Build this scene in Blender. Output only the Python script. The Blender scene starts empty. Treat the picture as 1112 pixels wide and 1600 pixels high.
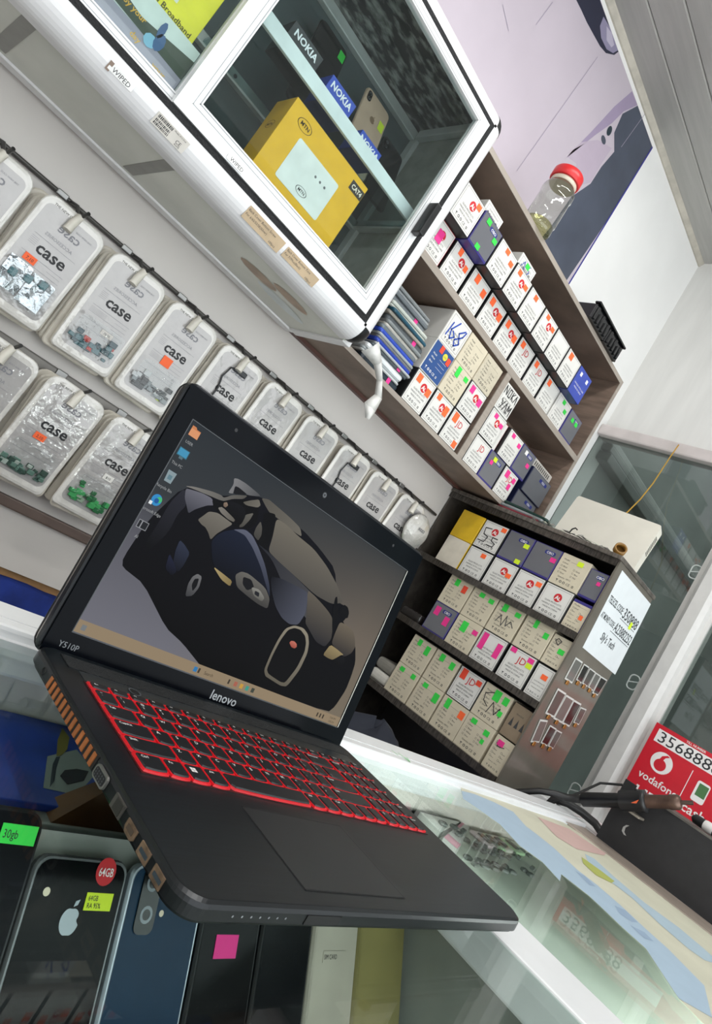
import bpy, bmesh, math, random
from mathutils import Vector, Matrix

# ------------------------------------------------------------------ camera, world, exposure
scene = bpy.context.scene
COL = scene.collection
FPX = 1042.474
_a, _b, _c = 1.3977739, -0.72982125, 0.68083483
def _rot(a, b, c):
    Rx = Matrix(((1,0,0),(0,math.cos(a),-math.sin(a)),(0,math.sin(a),math.cos(a))))
    Ry = Matrix(((math.cos(b),0,math.sin(b)),(0,1,0),(-math.sin(b),0,math.cos(b))))
    Rz = Matrix(((math.cos(c),-math.sin(c),0),(math.sin(c),math.cos(c),0),(0,0,1)))
    return Rz @ Ry @ Rx
RW = _rot(_a, _b, _c)                      # world -> camera (x right, y down, z forward)
RT = RW.transposed()
cam_data = bpy.data.cameras.new('camera')
cam = bpy.data.objects.new('camera', cam_data); COL.objects.link(cam)
cam_data.sensor_fit = 'VERTICAL'; cam_data.sensor_height = 36.0; cam_data.sensor_width = 36.0
cam_data.lens = FPX / 1600 * 36.0
cam_data.shift_y = -(800 - 741) / 1600
cam_data.clip_start = 0.01; cam_data.clip_end = 50
r0, r1, r2 = RW[0], RW[1], RW[2]
cam.matrix_world = Matrix(((r0[0], -r1[0], -r2[0], 0), (r0[1], -r1[1], -r2[1], 0), (r0[2], -r1[2], -r2[2], 0), (0, 0, 0, 1)))
scene.camera = cam

world = bpy.data.worlds.new('daylight'); scene.world = world; world.use_nodes = True
wb = world.node_tree.nodes['Background']
wb.inputs[0].default_value = (0.93, 0.97, 1.0, 1); wb.inputs[1].default_value = 2.4

vs = scene.view_settings
vs.view_transform = 'Standard'; vs.look = 'None'; vs.gamma = 1.0; vs.use_curve_mapping = False
vs.exposure = 0.22
LAMP_POWER = 12.0

# planes of the place (metres, camera at the origin, X along the back wall, Y towards it, Z up)
YW = 1.35          # back wall
XP = 2.19          # right wall and glass partition
ZC = 1.786         # ceiling
ZF = -1.12         # floor
ZG = -0.200        # counter glass, upper face
YC = 1.03          # wall cabinet front
YS = 1.16          # wooden shelf front
XS = 1.60          # acrylic stand front
YP = 0.755         # acrylic stand side panel

def P(x, y, ax, v):
    """point of the photograph carried onto the plane axis ax = v"""
    r = RT @ Vector(((x - 556) / FPX, (y - 741) / FPX, 1.0))
    return r * (v / r[ax])

# ------------------------------------------------------------------ materials
def lin(c):
    if isinstance(c, str):
        c = [int(c[i:i+2], 16) / 255 for i in (0, 2, 4)]
        c = [x / 12.92 if x <= 0.04045 else ((x + 0.055) / 1.055) ** 2.4 for x in c]
    return (c[0], c[1], c[2], 1.0)
MATS = {}
def mat(name, col, rough=0.5, metal=0.0, spec=0.5, var=0.06, scale=30.0, bump=0.0, bscale=60.0, emit=0.0, coat=0.0, stretch=None, col2=None, lo=0.35, hi=0.65):
    if name in MATS: return MATS[name]
    m = bpy.data.materials.new(name); m.use_nodes = True
    nt = m.node_tree; b = nt.nodes['Principled BSDF']
    c = lin(col)
    tc = nt.nodes.new('ShaderNodeTexCoord'); mp = nt.nodes.new('ShaderNodeMapping')
    nt.links.new(tc.outputs['Object'], mp.inputs['Vector'])
    if stretch: mp.inputs['Scale'].default_value = stretch
    nz = nt.nodes.new('ShaderNodeTexNoise'); nz.inputs['Scale'].default_value = scale; nz.inputs['Detail'].default_value = 4
    nt.links.new(mp.outputs[0], nz.inputs['Vector'])
    rp = nt.nodes.new('ShaderNodeValToRGB')
    rp.color_ramp.elements[0].position = lo; rp.color_ramp.elements[1].position = hi
    if col2 is not None:
        rp.color_ramp.elements[0].color = c; rp.color_ramp.elements[1].color = lin(col2)
    else:
        rp.color_ramp.elements[0].color = tuple(x * (1 - var) for x in c[:3]) + (1,)
        rp.color_ramp.elements[1].color = tuple(min(1, x * (1 + var)) for x in c[:3]) + (1,)
    nt.links.new(nz.outputs[0], rp.inputs[0]); nt.links.new(rp.outputs[0], b.inputs['Base Color'])
    b.inputs['Roughness'].default_value = rough; b.inputs['Metallic'].default_value = metal
    b.inputs['Specular IOR Level'].default_value = spec
    if coat: b.inputs['Coat Weight'].default_value = coat; b.inputs['Coat Roughness'].default_value = 0.05
    if emit:
        nt.links.new(rp.outputs[0], b.inputs['Emission Color']); b.inputs['Emission Strength'].default_value = emit
    if bump:
        n2 = nt.nodes.new('ShaderNodeTexNoise'); n2.inputs['Scale'].default_value = bscale; n2.inputs['Detail'].default_value = 3
        bp = nt.nodes.new('ShaderNodeBump'); bp.inputs['Strength'].default_value = bump; bp.inputs['Distance'].default_value = 0.004
        nt.links.new(mp.outputs[0], n2.inputs['Vector']); nt.links.new(n2.outputs[0], bp.inputs['Height'])
        nt.links.new(bp.outputs[0], b.inputs['Normal'])
        if coat: nt.links.new(bp.outputs[0], b.inputs['Coat Normal'])
    MATS[name] = m
    return m
def clear(name, tint, refl=1.0, rough=0.02, bump=0.0, bscale=40.0, ior=1.5):
    """thin clear sheet: tinted see-through plus mirror reflection by Fresnel"""
    if name in MATS: return MATS[name]
    m = bpy.data.materials.new(name); m.use_nodes = True
    nt = m.node_tree; nt.nodes.remove(nt.nodes['Principled BSDF']); out = nt.nodes['Material Output']
    tr = nt.nodes.new('ShaderNodeBsdfTransparent'); tr.inputs[0].default_value = lin(tint)
    gl = nt.nodes.new('ShaderNodeBsdfGlossy'); gl.inputs['Roughness'].default_value = rough
    # Schlick reflection from the angle to the sheet, the same from both sides
    ge = nt.nodes.new('ShaderNodeNewGeometry'); dt = nt.nodes.new('ShaderNodeVectorMath'); dt.operation = 'DOT_PRODUCT'
    nt.links.new(ge.outputs['Incoming'], dt.inputs[0]); nt.links.new(ge.outputs['Normal'], dt.inputs[1])
    def op(o, a, b=None, cl=False):
        n_ = nt.nodes.new('ShaderNodeMath'); n_.operation = o; n_.use_clamp = cl
        for i_, q_ in enumerate((a, b)):
            if q_ is None: continue
            if isinstance(q_, (int, float)): n_.inputs[i_].default_value = q_
            else: nt.links.new(q_, n_.inputs[i_])
        return n_.outputs[0]
    ca = op('ABSOLUTE', dt.outputs['Value']); f0 = ((ior - 1) / (ior + 1)) ** 2
    pw = op('POWER', op('SUBTRACT', 1.0, ca, True), 5.0)
    fro = op('ADD', op('MULTIPLY', pw, 1 - f0), f0)
    mu = nt.nodes.new('ShaderNodeMath'); mu.operation = 'MULTIPLY'; mu.use_clamp = True; mu.inputs[1].default_value = refl
    mx = nt.nodes.new('ShaderNodeMixShader')
    nt.links.new(fro, mu.inputs[0]); nt.links.new(mu.outputs[0], mx.inputs[0])
    nt.links.new(tr.outputs[0], mx.inputs[1]); nt.links.new(gl.outputs[0], mx.inputs[2]); nt.links.new(mx.outputs[0], out.inputs[0])
    if bump:
        tc = nt.nodes.new('ShaderNodeTexCoord'); n2 = nt.nodes.new('ShaderNodeTexNoise'); n2.inputs['Scale'].default_value = bscale
        bp = nt.nodes.new('ShaderNodeBump'); bp.inputs['Strength'].default_value = bump; bp.inputs['Distance'].default_value = 0.004
        nt.links.new(tc.outputs['Object'], n2.inputs['Vector']); nt.links.new(n2.outputs[0], bp.inputs['Height'])
        nt.links.new(bp.outputs[0], gl.inputs['Normal']); nt.links.new(bp.outputs[0], dt.inputs[1])
    MATS[name] = m
    return m
def flat(col, rough=0.6):
    return mat('ink_' + col, col, rough, var=0.02)
def glow(col, s=1.0):
    """a lit pixel of the laptop display"""
    k = 'pixel_' + col
    if k in MATS: return MATS[k]
    m = mat(k, '050505', 0.35, spec=0.02)
    b = m.node_tree.nodes['Principled BSDF']
    for l in list(b.inputs['Base Color'].links): m.node_tree.links.remove(l)
    b.inputs['Base Color'].default_value = (0.004, 0.004, 0.004, 1)
    b.inputs['Emission Color'].default_value = lin(col); b.inputs['Emission Strength'].default_value = s
    return m

# ------------------------------------------------------------------ mesh building
_tc = {}
def glyphs(s, bold=0.0):
    k = (s, bold)
    if k in _tc: return _tc[k]
    cu = bpy.data.curves.new('lettering', 'FONT'); cu.body = s; cu.size = 1.0; cu.resolution_u = 2; cu.offset = bold
    ob = bpy.data.objects.new('lettering', cu)
    me = ob.to_mesh()
    vv = [(v.co.x, v.co.y) for v in me.vertices]; ff = [tuple(p.vertices) for p in me.polygons]
    ob.to_mesh_clear(); bpy.data.objects.remove(ob); bpy.data.curves.remove(cu)
    w = max([v[0] for v in vv] or [0])
    _tc[k] = (vv, ff, w)
    return _tc[k]

class MB:
    def __init__(s): s.v = []; s.f = []; s.m = []; s.s = []
    def add(s, vs, fs, m=0, smooth=False):
        o = len(s.v); s.v += [tuple(v) for v in vs]
        for f in fs: s.f.append(tuple(i + o for i in f)); s.m.append(m); s.s.append(smooth)
        return s
    def box(s, a, b, m=0):
        x0, y0, z0 = a; x1, y1, z1 = b
        return s.add([(x0,y0,z0),(x1,y0,z0),(x1,y1,z0),(x0,y1,z0),(x0,y0,z1),(x1,y0,z1),(x1,y1,z1),(x0,y1,z1)],
                     [(0,3,2,1),(4,5,6,7),(0,1,5,4),(1,2,6,5),(2,3,7,6),(3,0,4,7)], m)
    def cbox(s, a, b, r, m=0, seg=2):
        bm = bmesh.new(); bmesh.ops.create_cube(bm, size=1)
        sz = [b[i] - a[i] for i in range(3)]; c = [(a[i] + b[i]) / 2 for i in range(3)]
        for v in bm.verts: v.co = Vector((v.co.x * sz[0] + c[0], v.co.y * sz[1] + c[1], v.co.z * sz[2] + c[2]))
        bmesh.ops.bevel(bm, geom=bm.edges[:], offset=min(r, min(sz) * 0.49), segments=seg, affect='EDGES', profile=0.5)
        bm.verts.index_update()
        s.add([v.co for v in bm.verts], [[v.index for v in f.verts] for f in bm.faces], m); bm.free(); return s
    def poly(s, pts, m=0): return s.add(pts, [tuple(range(len(pts)))], m)
    def prism(s, pts, n, d0, d1, m=0, mt=None):
        """flat outline pts extruded along n from d0 to d1"""
        n = Vector(n); k = len(pts)
        A = [Vector(p) + n * d0 for p in pts]; B = [Vector(p) + n * d1 for p in pts]
        s.add(A + B, [tuple(range(k))[::-1]] + [(i, (i+1) % k, k + (i+1) % k, k + i) for i in range(k)], m)
        s.add(B, [tuple(range(k))], m if mt is None else mt); return s
    def loft(s, rings, m=0, smooth=False, caps=True):
        k = len(rings[0]); vs = [p for r in rings for p in r]; fs = []
        for j in range(len(rings) - 1):
            for i in range(k): fs.append((j*k + i, j*k + (i+1) % k, (j+1)*k + (i+1) % k, (j+1)*k + i))
        s.add(vs, fs, m, smooth)
        if caps: s.add(rings[0], [tuple(range(k))[::-1]], m); s.add(rings[-1], [tuple(range(k))], m)
        return s
    def tube(s, pts, r, n=8, m=0, caps=True):
        pts = [Vector(p) for p in pts]; rings = []
        up = Vector((0.13, 0.27, 0.95)).normalized()
        for i, p in enumerate(pts):
            d = (pts[min(i+1, len(pts)-1)] - pts[max(i-1, 0)]).normalized()
            a = d.cross(up); a = a.normalized() if a.length > 1e-4 else Vector((1, 0, 0)); b = d.cross(a)
            rr = r[i] if isinstance(r, (list, tuple)) else r
            rings.append([p + (a * math.cos(2*math.pi*k/n) + b * math.sin(2*math.pi*k/n)) * rr for k in range(n)])
        return s.loft(rings, m, True, caps)
    def lathe(s, prof, o, ax=(0,0,1), n=24, m=0):
        ax = Vector(ax).normalized(); a = ax.orthogonal().normalized(); b = ax.cross(a); o = Vector(o)
        rings = [[o + ax * h + (a * math.cos(2*math.pi*k/n) + b * math.sin(2*math.pi*k/n)) * r for k in range(n)] for r, h in prof]
        return s.loft(rings, m, True, True)
    def text(s, t, o, u, v, size, m=0, al='l', bold=0.0, sx=1.0):
        vv, ff, w = glyphs(t, bold); o = Vector(o); u = Vector(u) * size * sx; v = Vector(v) * size
        dx = {'l': 0, 'c': -w / 2, 'r': -w}[al]
        return s.add([o + u * (x + dx) + v * y for x, y in vv], ff, m)
    def rect(s, o, u, v, u0, v0, u1, v1, m=0):
        o, u, v = Vector(o), Vector(u), Vector(v)
        return s.poly([o + u*u0 + v*v0, o + u*u1 + v*v0, o + u*u1 + v*v1, o + u*u0 + v*v1], m)
    def frame(s, o, u, v, u0, v0, u1, v1, t, m=0):
        s.rect(o,u,v,u0,v0,u1,v0+t,m); s.rect(o,u,v,u0,v1-t,u1,v1,m); s.rect(o,u,v,u0,v0,u0+t,v1,m); return s.rect(o,u,v,u1-t,v0,u1,v1,m)
    def disc(s, o, u, v, cu, cv, r, m=0, n=20, ry=None):
        o, u, v = Vector(o), Vector(u), Vector(v); ry = ry or r
        return s.poly([o + u*(cu + r*math.cos(2*math.pi*k/n)) + v*(cv + ry*math.sin(2*math.pi*k/n)) for k in range(n)], m)
    def ring(s, o, u, v, cu, cv, r0, r1, m=0, n=24, ry=1.0):
        o, u, v = Vector(o), Vector(u), Vector(v)
        A = [o + u*(cu + r0*math.cos(2*math.pi*k/n)) + v*(cv + ry*r0*math.sin(2*math.pi*k/n)) for k in range(n)]
        B = [o + u*(cu + r1*math.cos(2*math.pi*k/n)) + v*(cv + ry*r1*math.sin(2*math.pi*k/n)) for k in range(n)]
        return s.add(A + B, [(i, (i+1) % n, n + (i+1) % n, n + i) for i in range(n)], m)
    def line(s, pts, n, w, m=0):
        """stroke of width w along pts in the plane with normal n"""
        pts = [Vector(p) for p in pts]; n = Vector(n)
        for a, b in zip(pts, pts[1:]):
            d = (b - a).normalized(); t = n.cross(d) * w / 2; e = d * w * 0.3
            s.poly([a - e - t, b + e - t, b + e + t, a - e + t], m)
        return s
    def mesh(s, name, mats):
        me = bpy.data.meshes.new(name); me.from_pydata(s.v, [], s.f)
        for m in (mats if isinstance(mats, (list, tuple)) else [mats]): me.materials.append(m)
        me.polygons.foreach_set('material_index', s.m); me.polygons.foreach_set('use_smooth', s.s)
        me.validate(); me.update(); return me
    def build(s, name, mats, parent=None, world=True):
        """world=True: the vertices are world positions; they are made relative to the parent's place"""
        if world and parent is not None:
            o = wloc(parent); s.v = [(x - o[0], y - o[1], z - o[2]) for x, y, z in s.v]
        return obj(name, s.mesh(name, mats), parent)
def wloc(o):
    l = Vector((0, 0, 0))
    while o is not None: l += o.location; o = o.parent
    return l
def obj(name, me, parent=None, loc=(0, 0, 0)):
    o = bpy.data.objects.new(name, me); COL.objects.link(o); o.location = loc
    if parent is not None: o.parent = parent
    return o
def thing(name, label, cat, loc=(0, 0, 0), group=None, rz=0.0):
    o = bpy.data.objects.new(name, None); COL.objects.link(o); o.location = loc; o.rotation_euler = (0, 0, rz)
    o.empty_display_size = 0.02
    o['label'] = label; o['category'] = cat
    if group: o['group'] = group
    return o
def tag(o, label, cat, group=None):
    o['label'] = label; o['category'] = cat
    if group: o['group'] = group
    return o
def struct(o, label=None):
    o['kind'] = 'structure'
    if label: o['label'] = label
    return o
def rrect(w, h, r, n=4, cx=0.0, cy=0.0):
    out = []
    for qx, qy, a0 in ((1, 1, 0), (-1, 1, 90), (-1, -1, 180), (1, -1, 270)):
        for k in range(n + 1):
            a = math.radians(a0 + 90 * k / n)
            out.append((cx + qx * (w/2 - r) + r * math.cos(a), cy + qy * (h/2 - r) + r * math.sin(a)))
    return out
ORD = ['first', 'second', 'third', 'fourth', 'fifth', 'sixth', 'seventh', 'eighth', 'ninth', 'tenth', 'eleventh']
rnd = random.Random(7)
X3, Y3, Z3 = Vector((1,0,0)), Vector((0,1,0)), Vector((0,0,1))

WHITE_AL = mat('white_aluminium', 'E4E5E6', 0.3, 0.0, 0.5, var=0.02)
BLACK_PL = mat('black_plastic', '17181A', 0.35, var=0.1)
DARK_METAL = mat('dark_rod_metal', '4C4C4C', 0.35, 0.8)

# ------------------------------------------------------------------ the setting
wallm = mat('white_wall_paint', 'EDEDEB', 0.55, var=0.03, scale=4, bump=0.05, bscale=25)
w = struct(MB().box((-1.3, YW, ZF), (XP + 0.1, YW + 0.1, ZC + 0.1)).build('wall_back', wallm))
panel = mat('white_wall_board', 'CFCAC5', 0.4, var=0.03, scale=3)
struct(MB().box((-1.3, YW - 0.012, -0.353), (1.62, YW, 0.403)).build('trim_1', panel), 'white board panel behind the hanging bags')
blue = mat('blue_board', '1B3384', 0.6, var=0.25, scale=18)
struct(MB().box((-1.3, YW - 0.004, -0.80), (1.62, YW, -0.353)).build('trim_2', blue), 'blue board below the white panel')
m = MB()
pts = []
for i in range(61):
    x = -0.9 + i * 0.04; pts.append((x, 0, -0.353 - 0.010 - 0.009 * rnd.random()))
top = [(p[0], 0, -0.350) for p in pts][::-1]
m.prism([Vector((p[0], YW - 0.004, p[2])) for p in pts + top], (0, -1, 0), 0.0, 0.004)
struct(m.build('trim_3', mat('torn_cardboard', '8C6A45', 0.8, var=0.15)), 'torn brown edge under the white panel')
struct(MB().box((-1.3, YW - 0.03, 0.396), (1.84, YW - 0.0125, 0.408)).build('trim_4', mat('brown_edge', '5A3B33', 0.5)), 'thin brown strip on top of the white panel')
struct(MB().box((-1.3, -1.9, ZF - 0.05), (XP + 1.8, YW, ZF)).build('floor', mat('floor_tile', 'B9B3A8', 0.4, var=0.05)))
struct(MB().box((-1.4, -1.9, ZF), (-1.3, YW, ZC)).build('wall_left', wallm))
# right wall over the partition rail
struct(MB().box((XP, -1.9, 0.99), (XP + 0.1, YW, ZC + 0.1)).build('wall_right', mat('marbled_wall', 'E2E1DE', 0.45, var=0.04, scale=5, stretch=(1, 4, 0.6))))
# ceiling boards, each its own piece, running along X
ceil = struct(MB().box((-1.4, -1.9, ZC + 0.012), (XP + 0.1, YW + 0.1, ZC + 0.03)).build('ceiling', mat('ceiling_gap', '6B6A66', 0.6)))
brd = mat('grey_ceiling_board', 'A9A8A4', 0.35, var=0.05, scale=12, stretch=(0.4, 6, 1))
me = None
y = YW - 0.008
gaps = []
for k in range(30):
    y1 = y - 0.1015
    me = MB()
    prof = [(y1 + 0.0012, ZC + 0.012), (y1 + 0.0012, ZC + 0.003), (y1 + 0.005, ZC), (y - 0.005, ZC), (y - 0.0012, ZC + 0.002), (y - 0.0012, ZC + 0.012)]
    me.loft([[(x, a, b) for a, b in prof] for x in (-1.35, XP + 0.05)])
    me.build('ceiling_board', brd, ceil); y = y1
m = MB()
m.loft([[(x, YW, ZC - 0.016), (x, YW - 0.006, ZC - 0.016), (x, YW - 0.016, ZC - 0.005), (x, YW - 0.018, ZC), (x, YW, ZC)] for x in (-1.3, XP)])
struct(m.build('trim_5', mat('cornice', 'B9B4A8', 0.6, var=0.12, scale=20)), 'off-white cornice along the ceiling edge')

# glass partition on the right: rail, post, panes
m = MB().cbox((XP - 0.03, -1.0, 0.950), (XP + 0.04, YW, 0.994), 0.006)
struct(m.build('trim_6', mat('pinkish_aluminium', 'CFC6C4', 0.35, var=0.06, scale=14)), 'pinkish white top rail of the glass partition')
def post_profile(y0, y1, z):
    return [(XP + 0.03, y0, z), (XP - 0.012, y0, z), (XP - 0.016, y0 + 0.012, z), (XP - 0.034, y0 + 0.018, z), (XP - 0.046, y0 + 0.032, z), (XP - 0.046, y1 - 0.034, z), (XP - 0.034, y1 - 0.022, z), (XP - 0.016, y1 - 0.018, z), (XP - 0.012, y1, z), (XP + 0.03, y1, z)]
m = MB().loft([post_profile(0.690, 0.792, ZF), post_profile(0.690, 0.792, 0.95)])
struct(m.build('trim_7', mat('ivory_aluminium', 'D5D3D0', 0.28, var=0.03)), 'upright white aluminium post of the glass partition')
m = MB().loft([post_profile(0.395, 0.455, ZF), post_profile(0.395, 0.455, 0.95)])
struct(m.build('trim_8', MATS['ivory_aluminium']), 'second upright of the glass partition')
pane = clear('partition_glass', 'C6CCC9', 1.6, 0.03)
struct(MB().box((XP - 0.004, 0.78, ZF), (XP + 0.002, YW, 0.955)).build('window_1', pane), 'large grey-green glass pane of the partition')
struct(MB().box((XP - 0.004, 0.45, ZF), (XP + 0.002, 0.70, 0.955)).build('window_2', pane), 'narrow glass pane beside the post')
struct(MB().box((XP - 0.004, -1.0, ZF), (XP + 0.002, 0.40, 0.955)).build('window_3', pane), 'glass pane at the near end of the partition')
nb = mat('next_room_wall', '868A87', 0.7, var=0.12, scale=3)
struct(MB().box((XP + 1.6, -1.9, ZF), (XP + 1.7, YW + 0.1, 1.6)).build('wall_next_room', nb), 'dim wall of the room beyond the glass')
struct(MB().box((XP + 0.1, YW, ZF), (XP + 1.7, YW + 0.1, 1.6)).build('wall_next_room_back', nb), 'dim back wall beyond the glass')
for j, (za, zc_, tn_) in enumerate(((0.958, 0.985, 'A9ABA8'), (0.925, 0.952, '8C8E8C'), (0.880, 0.918, '757876'))):
    struct(MB().cbox((XP + 0.05, YW - 0.03 - 0.012 * j, za), (XP + 1.59, YW - 0.0005, zc_), 0.004).build('trim_%d' % (9 + j), mat('far_rail_%d' % j, tn_, 0.35)), 'grey rail on the wall beyond the glass')

# ceiling lamps over the counter, above the picture
def ceiling_lamp(x, y, rz, label, power):
    t = thing('ceiling_light', label, 'lamp', (x, y, ZC - 0.06), 'ceiling lamps', rz)
    m = MB(); m.loft([[(-0.03, q, 0.058), (-0.045, q, 0.03), (-0.03, q, 0.022), (0.03, q, 0.022), (0.045, q, 0.03), (0.03, q, 0.058)] for q in (-0.6, 0.6)])
    m.build('housing', WHITE_AL, t, False)
    MB().tube([(0, -0.57, 0.008), (0, 0.57, 0.008)], 0.013, 12).build('tube', mat('lit_tube', 'FFFFFF', 0.5, emit=4.0), t, False)
    l = bpy.data.lights.new('tube_light', 'AREA'); l.shape = 'RECTANGLE'; l.size = 0.08; l.size_y = 1.15; l.energy = power; l.color = (1.0, 0.99, 0.96)
    lo = bpy.data.objects.new('tube_light', l); COL.objects.link(lo); lo.parent = t; lo.location = (0, 0, -0.012)
ceiling_lamp(0.85, 0.42, math.pi / 2, 'white tube lamp on the ceiling above the counter', LAMP_POWER)
ceiling_lamp(-0.62, 0.10, 0.0, 'white tube lamp on the ceiling over the left end', LAMP_POWER * 0.8)
# ------------------------------------------------------------------ glass counter
counter = thing('glass_counter', 'white framed glass counter the open laptop stands on', 'counter', (0.6, 0.35, ZF))
YB0, YB1 = 0.556, 0.616            # rear frame strip
YF = 0.02                          # front of the counter
CGL = clear('counter_glass', 'F5FAF8', 0.5, 0.015)
CASEW = mat('case_lining', 'D0CCC4', 0.55, var=0.05, scale=8)
m = MB().cbox((-0.7, YB0, -0.232), (1.66, YB1, -0.190), 0.004).box((-0.7, YB0 - 0.006, -0.212), (1.66, YB0, -0.1995)).box((-0.7, YB0 + 0.018, -0.1902), (1.66, YB0 + 0.0195, -0.1895))
m.build('rear_frame', WHITE_AL, counter)
MB().cbox((-0.7, YF - 0.03, -0.240), (2.05, YF, -0.196), 0.004).build('front_frame', WHITE_AL, counter)
MB().cbox((0.655, YF, -0.236), (0.735, YB0, -0.1985), 0.003).build('divider_frame', WHITE_AL, counter)
MB().cbox((1.54, YF, -0.236), (1.655, YB0, -0.1975), 0.003).build('end_frame', mat('worn_wood_frame', '9A8D82', 0.4, var=0.2, scale=20, stretch=(8, 1, 1)), counter)
MB().box((1.655, YF, -0.236), (2.05, YB1, -0.2005)).build('side_top', WHITE_AL, counter)
MB().box((-0.7, YF, -0.206), (0.654, YB0, ZG)).build('glass_top', CGL, counter)
MB().box((0.736, YF, -0.206), (1.539, YB0, ZG)).build('glass_top', CGL, counter)
MB().box((-0.7, 0.575, -0.45), (1.66, 0.58, -0.2325)).build('back_lining', CASEW, counter)
k = MB()
for a, b in (((622, 1176), (640, 1190)), ((632, 1183), (641, 1191)), ((636, 1184), (640, 1190)), ((612, 1172), (622, 1180))):
    k.line([P(*a, 2, -0.1888), P(*b, 2, -0.1888)], (0, 0, 1), 0.0016)
k.build('green_scribble', flat('3FBF4A'), counter)
DL = mat('deck_lining', '8F928C', 0.55, var=0.06)
MB().box((0.695, YF, -0.285), (1.66, 0.5745, -0.272)).build('deck', DL, counter)
MB().box((-0.7, 0.428, -0.285), (0.6945, 0.5745, -0.272)).build('step', DL, counter)
MB().box((-0.7, YF, -0.372), (0.6945, 0.5745, -0.3602)).build('lower_deck', DL, counter)
MB().box((0.685, YF, -0.36), (0.6945, 0.5745, -0.2365)).build('partition', DL, counter)
MB().box((-0.7, YF, ZF), (2.05, 0.5745, -0.3725)).build('body', WHITE_AL, counter)
MB().cbox((-0.7, 0.424, -0.280), (0.68, 0.4275, -0.2705), 0.001).build('shelf_edge', mat('shelf_edge_grey', 'A5AAA6', 0.25), counter)
fill_strip = MB().cbox((0.75, YF + 0.004, -0.222), (1.53, YF + 0.014, -0.214), 0.001).build('added_fill_strip', mat('added_fill_glow', 'FFFFFF', 0.5, emit=3.0), counter)  # added glowing strip and area light, out of view, to brighten this case
l = bpy.data.lights.new('added_fill_light', 'AREA'); l.shape = 'RECTANGLE'; l.size = 0.78; l.size_y = 0.012; l.energy = 2.4
lo = bpy.data.objects.new('added_fill_light', l); COL.objects.link(lo); lo.parent = fill_strip; lo.location = (1.14 - 0.6, YF + 0.017 - 0.35, -0.2185 - ZF); lo.rotation_euler = (math.radians(62), 0, 0)
ZD = -0.2718                        # top of the case deck

PINK, GREEN, ORANGE, LIME = flat('E8338C'), flat('35D24A'), flat('FF6A35'), flat('D3EA2C')
REDINK, DARKINK, GREYINK = flat('C22B2B'), flat('2B2B2E'), flat('6E6E72')

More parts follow.
